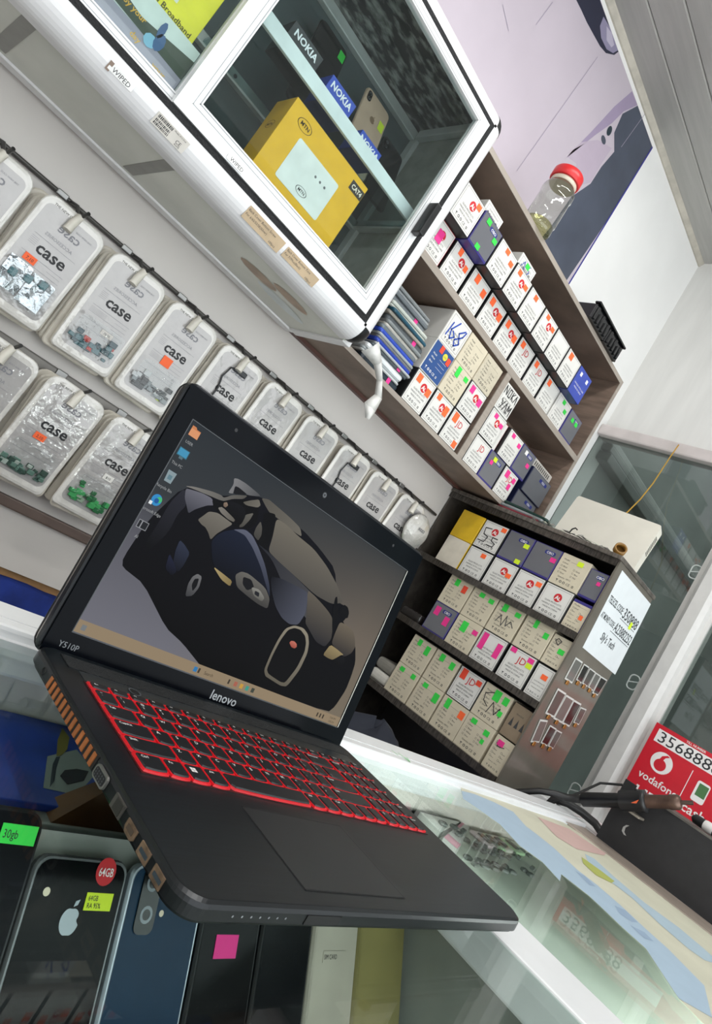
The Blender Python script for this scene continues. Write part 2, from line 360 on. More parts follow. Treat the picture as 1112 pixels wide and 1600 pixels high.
ALP = math.radians(57)                 # the phones lean back in a row
PO = P(65, 1332, 2, -0.264) * 0.9
PD = Vector((0, -math.cos(ALP), -math.sin(ALP))); PN = Vector((0, -math.sin(ALP), math.cos(ALP)))
def UV(x, y):
    r = RT @ Vector(((x - 556) / FPX, (y - 741) / FPX, 1.0)); p = r * (PO.dot(PN) / r.dot(PN)); return p.x, (p - PO).dot(PD)
def F3(u, s, d=0.0): return Vector((u, PO.y, PO.z)) + PD * s + PN * d
MB().prism([F3(-0.69, -0.012), F3(0.684, -0.012), F3(0.684, 0.136), F3(-0.69, 0.136)], PN, -0.016, -0.012).build('phone_rest', DL, counter)
def phone(u0, u1, s0, ln, t, body, back, label, stickers=(), apple=None, camera=None, rounds=(), dots=(), name='smartphone', cat='phone', rr=0.14):
    """thing leaning in the row; u across, s down along its face"""
    w = u1 - u0; cu, cs = (u0 + u1) / 2, s0 + ln / 2
    T = thing(name, label, cat, F3(cu, s0 + ln, -t), 'row of phones and boxes under the counter glass')
    def rg(i, d): return [F3(a, b, d) for a, b in rrect(w - 2 * i, ln - 2 * i, max(0.001, w * rr - i), 5, cu, cs)]
    MB().loft([rg(0.0015, -t), rg(0, -t * 0.7), rg(0, -t * 0.25), rg(0.0012, 0)]).build('body', body, T)
    MB().poly([F3(a, b, 0.0003) for a, b in rrect(w - 0.005, ln - 0.005, max(0.001, w * (rr - 0.02)), 5, cu, cs)]).build('face', back, T)
    for (a, b, c, d, mm, txt) in stickers:
        k = MB().prism([F3(a, b), F3(a, d), F3(c, d), F3(c, b)], PN, 0.0004, 0.0008)
        for j, q in enumerate(txt.split('|')): k.text(q, F3(a + 0.0015, b + (d - b) * ((0.45 if '|' in txt else 0.72) + 0.42 * j), 0.001), X3, -PD, (d - b) * (0.42 if '|' in txt else 0.62), 1, sx=0.8)
        k.build('sticker', [mm, DARKINK], T)
    for (a, b, r, mm, txt) in rounds:
        k = MB().disc(F3(0, 0, 0.0006), X3, PD, a, b, r, 0, 20, r * 1.05); k.text(txt, F3(a, b + r * 0.35, 0.0010), X3, -PD, r * 0.9, 1, 'c', 0.01, 0.72); k.build('round_sticker', [mm, flat('F0E8E4')], T)
    for (a, b, r, mm) in dots: MB().disc(F3(0, 0, 0.0006), X3, PD, a, b, r, 0, 12).build('flash', mm, T)
    if apple:
        a, b, r = apple; k = MB()
        k.poly([F3(a + r * q * math.cos(h), b - r * 1.12 * q * math.sin(h), 0.0006) for h, q in [(math.radians(d), 1 - 0.12 * math.exp(-((d - 90) / 18) ** 2) - 0.08 * math.exp(-((d - 270) / 14) ** 2) - 0.3 * math.exp(-((d - 8) / 16) ** 2)) for d in range(0, 360, 12)]])
        k.poly([F3(a + x * r, b - y * r, 0.0006) for x, y in ((0.05, 1.15), (0.45, 1.3), (0.6, 1.75), (0.15, 1.6))]); k.build('logo', mat('silver_logo', '8E959A', 0.3, 0.5), T)
    if camera:
        a, b, cw, ch, n = camera
        k = MB().prism([F3(x, y) for x, y in rrect(cw, ch, min(cw, ch) * 0.3, 4, a, b)][::-1], PN, 0.0004, 0.0014)
        for j in range(n): k.ring(F3(0, 0, 0.0016), X3, PD, a, b + (j - (n - 1) / 2) * ch * 0.45, cw * 0.2, cw * 0.32, 1, 14)
        k.build('camera', [mat('lens_black', '090A0C', 0.1), mat('lens_ring', '777C80', 0.3, 0.6)], T)
    return T
PBLK = mat('black_phone_back', '08090B', 0.12, spec=0.12); PBODY = mat('black_phone_body', '1A1B1D', 0.3, 0.3)
g0, g1_ = UV(5, 1285), UV(46, 1322); r_c = UV(165, 1362); y0_, y1_ = UV(136, 1394), UV(174, 1424); ap = UV(107, 1440); fl = UV(72, 1393); pk0, pk1 = UV(338, 1460), UV(368, 1487)
phone(0.178, UV(72, 1285)[0], UV(40, 1263)[1], 0.158, 0.009, PBODY, mat('black_case', '0A0B0F', 0.4, spec=0.12), 'black phone with green sticker reading 30gb at the far left', [(g0[0], g0[1], g1_[0] + 0.002, g1_[1], GREEN, '30gb')])
phone(0.261, 0.3295, 0.0, 0.139, 0.0075, mat('graphite_frame', '6E7072', 0.25, 0.6), PBLK, 'black phone with red 64GB sticker and apple mark', [(y0_[0], y0_[1], y1_[0] - 0.002, y1_[1], LIME, '64GB|RA 95%')], (ap[0], ap[1], 0.0066), None, [(r_c[0], r_c[1], 0.0075, flat('C4232A'), '64GB')], [(fl[0], fl[1], 0.0024, flat('D8CDB4'))])
phone(0.3325, 0.4005, 0.0, 0.146, 0.0078, mat('silver_frame', 'A9B2BA', 0.25, 0.6), mat('navy_phone_back', '1D3348', 0.2, spec=0.12), 'dark blue phone with long camera strip beside the 64GB phone', (), None, (0.3505, 0.020, 0.016, 0.040, 2), (), [(0.364, 0.028, 0.002, flat('D8CDB4'))])
phone(0.4035, 0.4655, 0.004, 0.140, 0.0085, PBODY, PBLK, 'black phone with a pink sticker under the laptop front edge', [(pk0[0], pk0[1], pk1[0], pk1[1] + 0.004, PINK, '')])
phone(0.4685, 0.5305, 0.004, 0.140, 0.0085, PBODY, mat('charcoal_phone_back', '0F1114', 0.2, spec=0.12), 'plain charcoal phone right of the pink stickered phone', [])
phone(0.5340, 0.5970, 0.003, 0.138, 0.0100, mat('cream_card', 'B8B2A2', 0.5), mat('cream_card', 'B8B2A2', 0.5), 'cream flat box right of the phone row', [(0.548, 0.050, 0.580, 0.058, mat('cream_card', 'B8B2A2'), 'SIM CARD')], None, None, (), (), 'flat_box', 'box', 0.03)
phone(0.6000, 0.6760, 0.003, 0.138, 0.0100, mat('khaki_card', '8C8350', 0.5), mat('khaki_card', '8C8350', 0.5, var=0.5, scale=45), 'yellowish camouflage patterned box next to the cream box', (), None, None, (), (), 'flat_box', 'box', 0.03)
phone(0.098, 0.172, 0.0, 0.145, 0.0085, PBODY, mat('blueblack_phone_back', '0C1020', 0.2, spec=0.12), 'blue-black phone left of the green stickered phone', [])
# blue tool packet on the step behind the phones
T = thing('tool_packet', 'blue packet with a pictured soldering tool under the glass', 'packet', (0.32, 0.51, ZD))
MB().cbox((0.262, 0.440, ZD + 0.0002), (0.400, 0.571, ZD + 0.006), 0.001).build('card', mat('blue_packet', '1D3F9C', 0.35, var=0.2, scale=25), T)
k = MB(); z = ZD + 0.0064
R2 = lambda a, b, d=0.0: P(a / 5.335, 950 + b / 5.335, 2, z + d)
k.poly([R2(395, 1235), R2(640, 1180), R2(800, 1380), R2(640, 1560), R2(360, 1500)], 0)
k.poly([R2(415, 1495, .0002), R2(425, 1400, .0002), R2(440, 1300, .0002), R2(470, 1240, .0002), R2(500, 1240, .0002), R2(470, 1340, .0002), R2(455, 1440, .0002)], 1)
k.poly([R2(470, 1235, .0004), R2(480, 1100, .0004), R2(520, 1000, .0004), R2(580, 1080, .0004), R2(560, 1180, .0004), R2(510, 1230, .0004)], 2)
k.poly([R2(500, 1400, .0004), R2(540, 1350, .0004), R2(640, 1340, .0004), R2(740, 1360, .0004), R2(700, 1440, .0004), R2(560, 1470, .0004)], 3)
k.build('print', [flat('8D9792'), flat('26323C'), flat('7C7430'), flat('14191F')], T)
T = thing('leather_pouch', 'brown leather pouch half hidden under the laptop', 'pouch', (0.40, 0.435, ZD))
MB().loft([[(0.318, 0.4285, ZD + 0.0003), (0.430, 0.4285, ZD + 0.0003), (0.430, 0.452, ZD + 0.0003), (0.318, 0.452, ZD + 0.0003)], [(0.345, 0.434, ZD + 0.022), (0.430, 0.434, ZD + 0.022), (0.430, 0.450, ZD + 0.022), (0.345, 0.450, ZD + 0.022)], [(0.372, 0.440, ZD + 0.044), (0.430, 0.440, ZD + 0.044), (0.430, 0.446, ZD + 0.044), (0.372, 0.446, ZD + 0.044)]]).build('body', mat('brown_leather', '5B3A1C', 0.45, var=0.2, bump=0.2), T)

# right half of the counter: printed sheet under the glass, boxes and loose parts on the deck
T = thing('printed_sheet', 'blue and cream printed sheet lying on the counter glass', 'sheet', (1.2, 0.4, -0.2))
zs = -0.1993
def Q(lst, f, z): return [P(*f(a, b), 2, z) for a, b in lst]
fa = lambda a, b: (620 + a / 3.971, 1160 + b / 3.971)
fb = lambda a, b: (840 + a / 4.088, 1180 + b / 4.088)
def clipx(pts, lo=0.738, hi=1.537, ylo=YF + .002, yhi=YB0 - 0.001):
    return [Vector((min(max(p.x, lo), hi), min(max(p.y, ylo), yhi), p.z)) for p in pts]
outline = [fa(385,270), fa(410,350), fa(500,410), fa(640,510), fa(760,640), fa(900,740), fa(1010,860), fb(150,760), fb(330,900), fb(540,1100), fb(690,1235), (1060,1560), (1200,1700), (1200,1480), (1112,1440), (1000,1370), (925,1310), (880,1285), (760,1238)]
pl = clipx([P(x, y, 2, zs) for x, y in outline])
MB().prism(pl, (0, 0, -1), 0.0, 0.0005).build('paper', mat('cream_sheet', 'C9C6B2', 0.6, var=0.05, scale=10), T)
k = MB()
b1 = [fa(400,300), fa(480,320), fa(600,370), fa(720,430), fa(800,520), fb(0,510), fb(100,590), fb(250,730), fb(380,830), fb(530,960), fb(690,1110), fb(830,1235), (1100,1540), (1112,1590), (1060,1560), fb(690,1235), fb(540,1100), fb(330,900), fb(150,760), fa(1010,860), fa(900,740), fa(760,640), fa(640,510), fa(500,410), fa(410,350)]
k.poly(clipx([P(x, y, 2, zs + 0.0003) for x, y in b1]), 0)
b2 = [fb(300,630), fb(360,660), fb(480,770), fb(680,940), fb(900,1100), fb(1060,1235), (1130,1510), (1100,1500), fb(960,1235), fb(780,1080), fb(600,910), fb(430,780), fb(330,700)]
k.poly(clipx([P(x, y, 2, zs + 0.0003) for x, y in b2]), 1)
k.poly(clipx(Q([(280,650),(400,735),(490,805),(470,815),(370,765),(290,690)], fb, zs + 0.0005)), 2)
k.poly(clipx(Q([(0,395),(200,470),(330,560),(480,640),(420,640),(250,600),(120,520)], fb, zs + 0.0005)), 3)
for s in ([(490,960),(560,990),(640,1070),(600,1065),(520,1010)], [(240,740),(300,770),(370,840),(330,830)], [(590,1085),(680,1130),(740,1190),(680,1170)]):
    k.poly(clipx(Q(s, fb, zs + 0.0005)), 4)
k.build('print', [flat('A3B7C8'), flat('A9BCC8'), flat('A9AE58'), flat('C9A9A2'), flat('8FA3BA')], T)
def deck_flat(name, label, pts, mm, h, deco=None, cat='sheet'):
    c = sum(pts, Vector()) / len(pts); c.z = ZD
    T = thing(name, label, cat, c)
    MB().prism(pts, (0, 0, 1), 0.0002, h).build('card', mm, T)
    if deco: k, mats = deco; k.build('print', mats, T)
    return T
pts = [Vector((x, y, ZD)) for x, y in ((0.80, 0.06), (1.60, 0.06), (1.60, 0.568), (0.80, 0.568))]
deck_flat('liner_sheet', 'pale green paper lining the right half of the counter', pts, mat('pale_green_paper', 'BFC6BD', 0.6, var=0.05, scale=9), 0.0006)
for j, (q, lab, tone) in enumerate((([(30,200), (170,290), (110,400), (-50,330)], 'white flat box with pink ends nearest the laptop screen', 'D6D2CE'), ([(190,320), (340,450), (270,560), (110,400)], 'white flat box with printed lines between two others', 'D9DAD6'), ([(360,460), (450,525), (380,670), (290,590)], 'white flat box with pink corner beside the loose parts', 'D4D2D0'))):
    pts = [P(*fa(a, b), 2, ZD + 0.012) for a, b in q]
    k = MB(); z = ZD + 0.0126
    pts = [Vector((p.x, min(p.y, 0.566), ZD + 0.0007)) for p in pts]
    if j != 1:
        a, b, c, d = pts; e = (d + (c - d) * 0.02) if j == 0 else d
        k.poly([Vector((p.x, p.y, z)) for p in (d, d + (c - d) * 0.9, d + (c - d) * 0.9 + (a - d) * 0.22, d + (a - d) * 0.22)], 0)
        k.poly([Vector((p.x, p.y, z)) for p in (a, a + (b - a) * 0.35, a + (b - a) * 0.35 + (d - a) * 0.3, a + (d - a) * 0.3)], 0)
    a, b, c, d = pts
    for q_ in (0.35, 0.45, 0.55, 0.65):
        s0 = a + (d - a) * q_ + (b - a) * 0.15; s1 = a + (d - a) * q_ + (b - a) * 0.8
        k.line([Vector((s0.x, s0.y, z)), Vector((s1.x, s1.y, z))], (0, 0, 1), 0.0018, 1)
    deck_flat('flat_box', lab, pts, mat('flat_box_%d' % j, tone, 0.5), 0.0115, (k, [flat('E39DB2'), flat('8E8E90')]), 'box')
chip_m = MB(); chip_m.cbox((-0.008, -0.0045, 0.0), (0.008, 0.0045, 0.005), 0.0012, 0, 1); chip_m.box((-0.005, -0.003, 0.0049), (0.005, 0.003, 0.0056), 1)
chip_me = chip_m.mesh('part', [mat('grey_part_metal', '7C827E', 0.35, 0.5), mat('dark_part_centre', '3A403C', 0.5)])
chip_px = [(430,605),(485,650),(535,675),(590,690),(645,710),(695,715),(755,715),(775,670),(820,700),(710,680),(650,685),(600,662),(545,648),(495,625),(440,715),(508,735),(485,757),(545,769),(555,745),(605,784),(612,760),(665,795),(672,770),(715,805),(790,793),(830,823),(840,780),(262,545),(330,565),(360,610),(390,590)]
for j, q in enumerate(chip_px):
    p = P(*fa(*q), 2, ZD + 0.003); up = 0.0125 if q[0] < 400 else 0.0007
    o = obj('phone_connector', chip_me, None, (p.x, p.y, ZD + up)); o.rotation_euler = (0, 0, rnd.uniform(-0.4, 0.4))
    tag(o, 'small grey metal phone part lying under the counter glass', 'phone part', 'loose grey phone parts')
for j, q in enumerate(((120,228), (190,262), (248,283), (312,298))):
    p = P(*fa(*q), 2, ZD + 0.004)
    T = thing('parts_pouch', ORD[j] + ' small pouch of parts along the rear counter frame', 'pouch', (p.x, min(p.y, 0.54), ZD + 0.0008), 'small pouches under the glass')
    MB().cbox((-0.022, -0.022, 0), (0.022, 0.022, 0.006), 0.004).build('pouch', mat('pouch_%d' % j, ('C9B9BE', '9CC79C', 'C3C9C0', 'A9CDA2')[j], 0.3), T, False)
    MB().cbox((-0.009, -0.013, 0.0058), (0.007, 0.013, 0.0085), 0.002).build('contents', MATS['dark_part_centre'], T, False)
# counter screw plate by the post
# ------------------------------------------------------------------ laptop
LX, LY, ZT = 0.4485, 0.2215, -0.1690
HW, DP = 0.1935, 0.263
lap = thing('laptop', 'open black laptop with red backlit keys showing a sports car', 'laptop', (LX, LY, ZG))
CHAS = mat('brushed_black', '13191D', 0.36, 0.3, var=0.25, scale=60, stretch=(0.25, 8, 1))
SIDE = mat('laptop_side', '171A1D', 0.32, 0.4, var=0.1)
def plan(inset, r=0.016, bx=0.0):
    return rrect(2 * HW - 2 * inset, DP - 2 * inset, r, 9, LX, LY + DP / 2)
def ringz(inset, z, r=0.016): return [(a, b, z) for a, b in plan(inset, r)]
m = MB()
m.loft([ringz(0.030, -0.1965), ringz(0.022, -0.1940), ringz(0.006, -0.1835), ringz(0.0022, -0.1812), ringz(0.0016, -0.1800)], 1)
m.loft([ringz(0.0030, -0.1800), ringz(0.0030, -0.1792)], 2)
m.loft([ringz(0.0004, -0.1792), ringz(0.0, -0.1785), ringz(0.0, -0.1725), ringz(0.0006, -0.1702), ringz(0.0026, ZT)], 1)
pl = plan(0.0027, 0.016); m.poly([(a, b, ZT + 0.0001) for a, b in pl], 0)
base = m.build('base', [CHAS, SIDE, BLACK_PL], lap)
for dx in (-0.135, 0.135):
    for dy in (0.045, DP - 0.045):
        MB().cbox((LX + dx - 0.018, LY + dy - 0.006, ZG + 0.0003), (LX + dx + 0.018, LY + dy + 0.006, -0.196), 0.001).build('rubber_foot', BLACK_PL, base)
# speaker grille strip, power button, trackpad, palm edge
MB().box((LX - 0.176, LY + 0.232, ZT + 0.0001), (LX + 0.176, LY + 0.252, ZT + 0.0008)).build('speaker_strip', mat('speaker_mesh', '1B1E20', 0.5, 0.2, bump=0.5, bscale=900), base)
MB().box((LX - 0.168, LY + 0.216, ZT + 0.0001), (LX + 0.172, LY + 0.231, ZT + 0.0005)).build('deck_strip', mat('brushed_steel_strip', '3A4146', 0.28, 0.6, var=0.15, scale=50, stretch=(0.2, 10, 1)), base)
k = MB().ring((0, 0, ZT + 0.0011), X3, Y3, LX - 0.120, LY + 0.222, 0.0045, 0.0058, 0).disc((0, 0, ZT + 0.0009), X3, Y3, LX - 0.120, LY + 0.222, 0.0045, 1); k.build('power_button', [flat('3E4347'), CHAS], base)
tp = [(LX - 0.092, LY + 0.015), (LX + 0.016, LY + 0.015), (LX + 0.016, LY + 0.089), (LX - 0.092, LY + 0.089)]
k = MB().prism([(a, b, ZT) for a, b in tp], (0, 0, 1), 0.0001, 0.0004)
k.build('trackpad', mat('trackpad_black', '1A1D1F', 0.42, 0.1, var=0.08), base)
k = MB().frame((0, 0, ZT + 0.0003), X3, Y3, LX - 0.093, LY + 0.014, LX + 0.017, LY + 0.090, 0.0007); k.build('trackpad_seam', flat('0B0C0D'), base)
# indicator lights, card slot on the front edge
k = MB()
for j in range(7): k.disc((0, LY - 0.0003, 0), X3, Z3, LX - 0.158 + j * 0.0068, -0.1752, 0.0007, 0, 8)
k.build('indicator_lights', flat('85898C'), base)
MB().box((LX - 0.100, LY - 0.0006, -0.1782), (LX - 0.068, LY + 0.001, -0.1728)).build('card_slot', flat('040405'), base)
# left side: power jack, copper vent, ports
sx = LX - HW
k = MB(); k.lathe([(0.0030, -0.0006), (0.0030, 0.0006), (0.0022, 0.0006), (0.0022, -0.003)], (sx, 0.449, -0.1752), (-1, 0, 0), 14); k.build('power_jack', flat('050506'), base)
COP = mat('copper_fins', 'B06A3A', 0.5, 0.4, var=0.25, scale=80)
MB().box((sx - 0.0003, 0.338, -0.1795), (sx + 0.001, 0.437, -0.1707)).build('vent_recess', flat('0C0B0B'), base)
for j in range(13):
    y0 = 0.4355 - j * 0.0075
    MB().box((sx - 0.0010, y0 - 0.0046, -0.1790), (sx - 0.0002, y0 - 0.0008, -0.1712)).build('vent_fin', COP, base)
SIL = mat('port_steel', '8A8884', 0.35, 0.8)
DRK = mat('worn_port', '3A332C', 0.6, 0.2, var=0.4, scale=120)
k = MB(); k.prism([(sx - 0.0004, 0.3255 + a, -0.1752 + b) for a, b in rrect(0.0165, 0.0078, 0.0024, 3)], (-1, 0, 0), 0, 0.0018, 0); k.prism([(sx - 0.0020, 0.3255 + a, -0.1752 + b) for a, b in rrect(0.0138, 0.0056, 0.0018, 3)], (-1, 0, 0), 0, 0.0004, 1)
for r_ in range(3):
    for c_ in range(5): k.disc((sx - 0.0026, 0, 0), Y3, Z3, 0.3255 + (c_ - 2) * 0.0025, -0.1752 + (r_ - 1) * 0.0017, 0.0006, 2, 8)
k.build('vga_port', [SIL, flat('141418'), flat('4A4C50')], base)
k = MB().box((sx - 0.0010, 0.293, -0.1792), (sx + 0.001, 0.306, -0.1714)).box((sx - 0.0014, 0.2945, -0.1785), (sx - 0.0009, 0.3025, -0.1720), 1); k.build('network_port', [mat('dull_steel', '5A5753', 0.45, 0.6), flat('26241F')], base)
k = MB().prism([(sx - 0.0002, 0.280 + a, -0.1755 + b) for a, b in ((-0.006, -0.002), (-0.004, -0.0035), (0.004, -0.0035), (0.006, -0.001), (0.006, 0.003), (-0.006, 0.003))], (-1, 0, 0), 0, 0.0008); k.box((sx - 0.0014, 0.2765, -0.1768), (sx - 0.0008, 0.2835, -0.1740), 1); k.build('hdmi_port', [mat('worn_brass', '7A6450', 0.5, 0.4, var=0.4, scale=120), flat('4A3C30')], base)
for y0 in (0.2625, 0.2455):
    k = MB().box((sx - 0.0008, y0 - 0.0055, -0.1788), (sx + 0.001, y0 + 0.0055, -0.1722)).box((sx - 0.0012, y0 - 0.0045, -0.1765), (sx - 0.0007, y0 + 0.0035, -0.1745), 1)
    k.build('usb_port', [MATS['worn_brass'], flat('2E3A42')], base)
# keyboard
KW = mat('key_black', '121418', 0.4); KR = mat('red_key_rim', 'CE1420', 0.35, emit=0.05, var=0.1); KT = flat('D9D5D2')
kb_p = [(LX - 0.1695, LY + 0.105), (LX + 0.1725, LY + 0.105), (LX + 0.1725, LY + 0.2145), (LX - 0.1695, LY + 0.2145)]
kb = MB().prism([(a, b, ZT) for a, b in kb_p], (0, 0, 1), 0.0001, 0.0006).build('keyboard', mat('keyboard_bed', '2A0507', 0.4, emit=0.03), lap)
kcache = {}
def key(u, v, w, h, leg, small=False):
    kk = (round(w, 4), round(h, 4), leg)
    if kk not in kcache:
        m = MB()
        def out(i, sag):
            a, b = w / 2 - i, h / 2 - i; r = 0.0018; o = []
            o += [(-a, b), (a, b)]
            o += [(a, -b + 0.003)]
            n = 6
            for q in range(n + 1):
                t = q / n; x = a * (1 - 2 * t) * 0.94; o.append((x, -b - sag * (1 - (2 * t - 1) ** 2) + 0.0012 * (1 - 1) ))
            o += [(-a, -b + 0.003)]
            return o
        A = out(0.0004, 0.0012); B = out(0.0007, 0.0012); C = out(0.0020, 0.0010); D = out(0.0024, 0.0010)
        m.loft([[(a, b, 0.0004) for a, b in A], [(a, b, 0.0019) for a, b in B]], 1)
        m.loft([[(a, b, 0.0018) for a, b in C], [(a, b, 0.0030) for a, b in D]], 0)
        if leg:
            s = 0.0046 if len(leg) == 1 else (0.0036 if h > 0.012 else 0.0026)
            for j, line in enumerate(leg.split('|')):
                m.text(line, (-w / 2 + 0.0042, h / 2 - 0.0036 - s * 0.75 - j * (s + 0.0012), 0.0031), X3, Y3, s, 2, sx=1.0, bold=0.01)
        kcache[kk] = m.mesh('key', [KW, KR, KT])
    o = obj('key', kcache[kk], kb, (u, v, ZT - ZG))
    return o
U0, U1 = -0.1685, 0.1715; un = 0.01815
rows = [
 [('~|`',1)] + [(c,1) for c in ('!|1','@|2','#|3','$|4','%|5','^|6','&|7','*|8','(|9',')|0','_|-','+|=')] + [('Backspace',2)],
 [('Tab',1.5)] + [(c,1) for c in 'QWERTYUIOP'] + [('{|[',1), ('}|]',1), ('||\\',1.5)],
 [('CapsLk',1.75)] + [(c,1) for c in 'ASDFGHJKL'] + [(':|;',1), ('"|\'',1), ('Enter',2.25)],
 [('Shift',2.25)] + [(c,1) for c in 'ZXCVBNM'] + [('<|,',1), ('>|.',1), ('?|/',1), ('Shift',2.75)],
 [('Ctrl',1.25), ('Fn',1), ('',1), ('Alt',1), ('',5), ('Alt',1), ('',1), ('Ctrl',1), ('',0.92), ('',0.92), ('',0.91)],
]
nump = [['NumLk','/','*','-'], ['7','8','9','+'], ['4','5','6','+'], ['1','2','3','Enter'], ['0','0','.','Enter']]
fr = ['Esc','F1','F2','F3','F4','F5','F6','F7','F8','F9','F10','F11','F12','Ins','PrtSc','Del','Home','End','PgUp']
vtop = 0.2135
fw = (U1 - U0) / len(fr)
for j, s in enumerate(fr): key(U0 + (j + 0.5) * fw, vtop - 0.0055, fw, 0.0110, s)
vr = vtop - 0.0112; rh = (vr - 0.1065) / 5
nw = (U1 - (U0 + 15 * un + 0.003)) / 4
for i, row in enumerate(rows):
    u = U0; v = vr - (i + 0.5) * rh
    for s, wd in row:
        key(u + wd * un / 2, v, wd * un, rh, s); u += wd * un
    for j, s in enumerate(nump[i]): key(U1 - (4 - j - 0.5) * nw, v, nw, rh, s)
k = MB()
for a in (0, 1):
    for b in (0, 1): k.rect((LX + U0 + 3 * un - un * 0.55, LY + vr - 4.5 * rh - 0.001, ZT + 0.0032), X3, Y3, a * 0.0027, b * 0.0027, a * 0.0027 + 0.0024, b * 0.0027 + 0.0024)
k.build('key_symbol', KT, kb)
# ---- lid, bezel, display
TL = math.radians(9.27)
LU = Vector((0, math.sin(TL), math.cos(TL))); LN = Vector((0, -math.cos(TL), math.sin(TL)))   # up along the lid, out of the display
LO = Vector((LX, 0.485, -0.1531))        # bottom centre of the lit display
def L3(u, v, d=0.0): return LO + X3 * u + LU * v + LN * d
WD, HD = 0.3442, 0.1935
lo_ = [(a, b) for a, b in rrect(0.385, 0.246, 0.012, 5, 0, 0.0995)]
def lring(ins, d): return [L3(a, b, d) for a, b in rrect(0.385 - 2 * ins, 0.246 - 2 * ins, 0.012 - ins * 0.5, 5, 0, 0.0995)]
m = MB(); m.loft([lring(0.004, -0.0150), lring(0.0005, -0.012), lring(0.0, -0.0100)], 0); m.loft([lring(0.0006, -0.0100), lring(0.0006, -0.0060)], 1); m.loft([lring(0.0, -0.0060), lring(0.0003, -0.0012), lring(0.0015, -0.0005)], 0)
lid = m.build('lid', [mat('lid_metal', '181A1D', 0.3, 0.6, var=0.1), mat('lid_seam', '8E8884', 0.25, 0.8)], lap)
BZ = mat('gloss_bezel', '05080D', 0.10, spec=0.06, var=0.1)
def border(o0, o1, i0, i1, d0, d1):
    """frame between an outer and an inner rectangle, standing from d0 to d1"""
    m = MB(); O = [(o0[0], o0[1]), (o1[0], o0[1]), (o1[0], o1[1]), (o0[0], o1[1])]; I = [(i0[0], i0[1]), (i1[0], i0[1]), (i1[0], i1[1]), (i0[0], i1[1])]
    Ot = [L3(a, b, d1) for a, b in O]; It = [L3(a, b, d1) for a, b in I]; Ib = [L3(a, b, d0) for a, b in I]; Ob = [L3(a, b, d0) for a, b in O]
    for A, B in ((Ot, It), (It, Ib), (Ob, Ot)):
        m.add(A + B, [(q, (q+1) % 4, 4 + (q+1) % 4, 4 + q) for q in range(4)])
    return m
e = 0.0008
border((-0.1895, -0.0200), (0.1895, 0.2190), (-WD/2 - e, -e), (WD/2 + e, HD + e), -0.0004, 0.0012).build('bezel', BZ, lid)
border((-WD/2 - e, -e), (WD/2 + e, HD + e), (-WD/2, 0), (WD/2, HD), -0.0004, 0.00115).build('display_rim', mat('rim_line', '3A3D40', 0.3, 0.4), lid)
k = MB().prism([L3(a, b) for a, b in ((WD/2 + 0.0002, 0), (WD/2 + 0.0012, 0), (WD/2 + 0.0012, HD), (WD/2 + 0.0002, HD))], LN, 0.0012, 0.0016); k.build('edge_highlight', mat('edge_highlight_line', 'D8D4CC', 0.2, 0.6), lid)  # highlight along the right bezel edge, put in as a pale strip
k = MB().disc(L3(0, 0, 0.0014), X3, LU, 0.0, 0.2085, 0.0032, 0).ring(L3(0, 0, 0.0016), X3, LU, 0.0, 0.2085, 0.0014, 0.0024, 1); k.build('webcam', [flat('15171A'), flat('5A5E63')], lid)
for u in (-0.13, 0.13): MB().disc(L3(0, 0, 0.0014), X3, LU, u, 0.2085, 0.0018, 0, 10).build('lid_pad', flat('191A1D'), lid)
k = MB().text('lenovo', L3(0.0, -0.0145, 0.0014), X3, LU, 0.0125, 0, 'c', 0.012); k.build('brand_lettering', mat('chrome_lettering', '9A9DA0', 0.3, 0.5), lid)
k = MB().text('Y510P', L3(-0.178, -0.0135, 0.0014), X3, LU, 0.0068, 0); k.build('model_lettering', flat('7C8084'), lid)
for u in (-0.140, 0.140):
    MB().tube([L3(u - 0.03, -0.025, -0.008), L3(u + 0.03, -0.025, -0.008)], 0.0065, 14).build('hinge', SIDE, lap)
# ---- what the display shows
disp = MB().poly([L3(-WD/2, 0, 0.0), L3(WD/2, 0, 0.0), L3(WD/2, HD, 0.0), L3(-WD/2, HD, 0.0)]).build('display', mat('display_base', '202226', 0.3), lid)
dm = bpy.data.materials.new('wallpaper_gradient'); dm.use_nodes = True
nt = dm.node_tree; pb = nt.nodes['Principled BSDF']; pb.inputs['Base Color'].default_value = (0.004, 0.004, 0.004, 1); pb.inputs['Roughness'].default_value = 0.3; pb.inputs['Specular IOR Level'].default_value = 0.02
tc = nt.nodes.new('ShaderNodeTexCoord'); sep = nt.nodes.new('ShaderNodeSeparateXYZ'); nt.links.new(tc.outputs['Generated'], sep.inputs[0])
def ramp(cols):
    r = nt.nodes.new('ShaderNodeValToRGB'); el = r.color_ramp.elements
    while len(el) < len(cols): el.new(0.5)
    for q, (p_, c_) in enumerate(cols): el[q].position = p_; el[q].color = lin(c_)
    return r
ra = ramp([(0.0, '6F6F78'), (0.45, '585860'), (0.66, '34383C'), (1.0, '2C3136')])
rb = ramp([(0.0, '756B5C'), (0.5, '6A6157'), (1.0, '3A3C3D')])
nt.links.new(sep.outputs[2], ra.inputs[0]); nt.links.new(sep.outputs[2], rb.inputs[0])
rc = nt.nodes.new('ShaderNodeMapRange'); rc.inputs[1].default_value = 0.25; rc.inputs[2].default_value = 0.9; nt.links.new(sep.outputs[0], rc.inputs[0])
mx = nt.nodes.new('ShaderNodeMixRGB'); nt.links.new(rc.outputs[0], mx.inputs[0]); nt.links.new(ra.outputs[0], mx.inputs[1]); nt.links.new(rb.outputs[0], mx.inputs[2])
nt.links.new(mx.outputs[0], pb.inputs['Emission Color']); pb.inputs['Emission Strength'].default_value = 0.85
disp.data.materials.clear(); disp.data.materials.append(dm)
